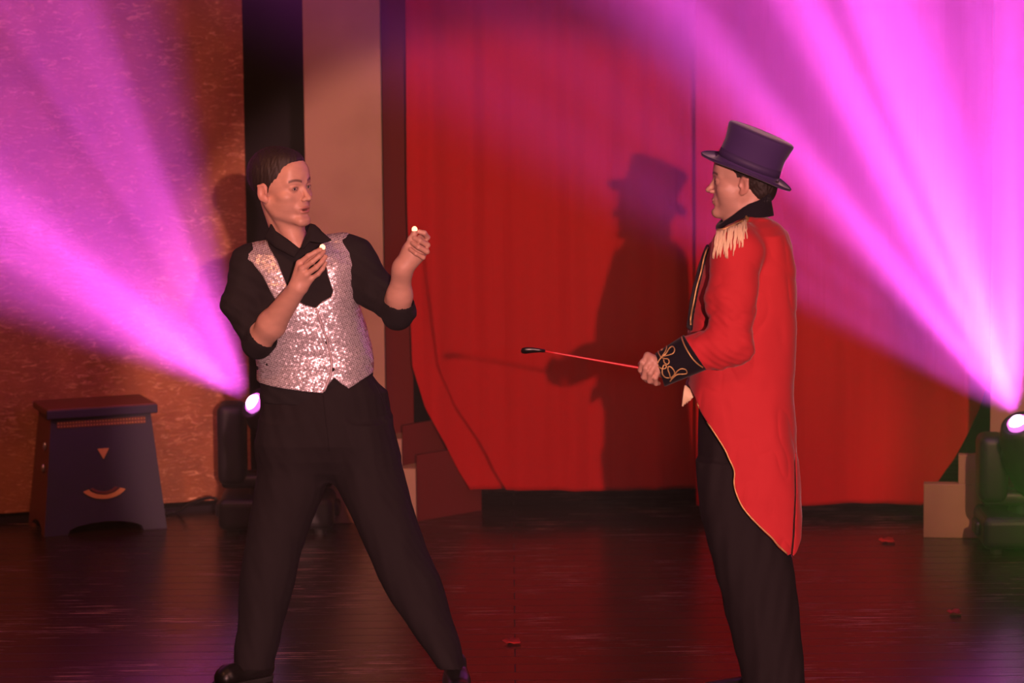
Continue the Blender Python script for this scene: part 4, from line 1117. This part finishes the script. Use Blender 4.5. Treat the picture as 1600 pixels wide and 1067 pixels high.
    # gold tassel showing under the coat front
    bm = bmesh.new(); a0 = A(1080, 603, -.02)
    for i in range(16):
        t = i/15; pts = [A(1071+13*t, 602+12*t, -.03), A(1069+14*t, 613+6*t, -.035), A(1066+17*t, 633-13*t+3*r.random(), -.04)]; tube_bm(bm, pts, [.0034, .003, .0016], 5)
    from_bm('gold_tassel', bm, M['fringe'], ct, True)
    # ---- trousers
    F = Field()
    F.u(p_loft(rows([(585, 1092, 1226, Yb, .12), (640, 1092, 1228, Yb, .135), (700, 1091, 1230, Yb, .145), (740, 1092, 1230, Yb, .148), (800, 1098, 1228, Yb, .13)]), n=2.3), .01)
    F.u(p_loft(rows([(720, 1091, 1226, Yb-.075, .07), (760, 1091, 1226, Yb-.075, .08), (830, 1100, 1228, Yb-.075, .083), (900, 1118, 1244, Yb-.075, .088), (980, 1139, 1252, Yb-.075, .083), (1030, 1153, 1257, Yb-.075, .08), (1088, 1166, 1262, Yb-.075, .08)]), n=2.2), .02)
    F.u(p_loft(rows([(720, 1095, 1230, Yb+.075, .075), (760, 1096, 1230, Yb+.075, .09), (830, 1106, 1232, Yb+.075, .09), (900, 1124, 1234, Yb+.075, .088), (980, 1146, 1240, Yb+.075, .083), (1076, 1172, 1250, Yb+.075, .08)]), n=2.2), .02)
    F.disp(lambda P: -.006*sines(P, (13, 9, 4), 61)-.002*sines(P, (34, 26, 12), 63))
    lo, hi = bounds(A(1080, 1075, -.22), A(1270, 580, .22), A(1180, 1098, -.2), pad=.01)
    link('trousers', F.mesh(lo, hi, .004, 'trousers'), M['trouser_cloth'], e)
    # ---- shoes
    for yo, x0 in ((-.09, 1238), (.09, 1226)):
        hl = np.array([at(x0, 1090, Yb+yo)[0], Yb+yo, 0]); tl = hl+np.array([-.285, -.02, 0]); d = (tl-hl)/np.linalg.norm(tl-hl); u_ = np.array([0, 0, 1.]); F = Field()
        F.u(p_cone(hl+u_*.045, hl+d*.05+u_*.06, .040, .042), .01); F.u(p_cone(hl+d*.05+u_*.055, tl-d*.04+u_*.034, .042, .036), .02); F.u(p_cone(hl+d*.02+u_*.06, hl+d*.02+u_*.11, .038, .038), .02)
        F.i(p_plane((0, 0, .022), (0, 0, -1))); lo, hi = bounds(hl, tl, hl+u_*.15, pad=.06); o = link('shoe', F.mesh(lo, hi, .0035, 'shoe'), M['shoe'], e)
        F = Field(); F.u(p_cone(hl+u_*.02, tl-d*.038+u_*.02, .039, .041), .01); F.i(p_plane((0, 0, .022), (0, 0, 1))); F.i(p_plane((0, 0, .001), (0, 0, -1)))
        link('sole', F.mesh(lo, hi, .003, 'sole'), M['sole'], o)
    # ---- riding crop (held)
    g0, g1, g2 = A(1046, 583, -.240), A(851, 548.5, -.255), A(815, 547, -.255)
    cr = empty('riding_crop', g0, 'thin red riding crop with black leather tip, held out before the curtain', 'riding crop')
    bm = bmesh.new(); tube_bm(bm, [Vector(g0)+(Vector(g1)-Vector(g0))*t for t in np.linspace(0, 1, 12)], [.0045-.0018*t for t in np.linspace(0, 1, 12)], 10); from_bm('shaft', bm, M['cropred'], cr, True)
    bm = bmesh.new(); a_, b_ = Vector(A(1048, 583.5, -.240)), Vector(A(1004, 575.5, -.243)); tube_bm(bm, [a_, b_], .0068, 12); from_bm('grip', bm, M['shoe'], cr, True)
    bm = bmesh.new(); c_ = [(852, 547, 549.5), (843, 545.5, 549.5), (832, 543.5, 550.5), (822, 543, 552), (816, 544.5, 551.5), (814, 547, 549)]
    T_ = [bm.verts.new(Vector(A(x, a, -.258))) for x, a, b in c_]; Bq = [bm.verts.new(Vector(A(x, b, -.252))) for x, a, b in c_]
    for i in range(len(c_)-1): bm.faces.new((T_[i], T_[i+1], Bq[i+1], Bq[i]))
    o = from_bm('leather_tip', bm, M['shoe'], cr, True); m_ = o.modifiers.new('t', 'SOLIDIFY'); m_.thickness = .006; m_.offset = 0
    return e
M['tiplight'] = emit('warm_tip_light', (1.0, .42, .22), 3.2)
M['sequin_edge'] = mat('silver_edge_tape', (.62, .5, .54), .45, .4, bump=(500, .4, .001))
person_left(); person_right()
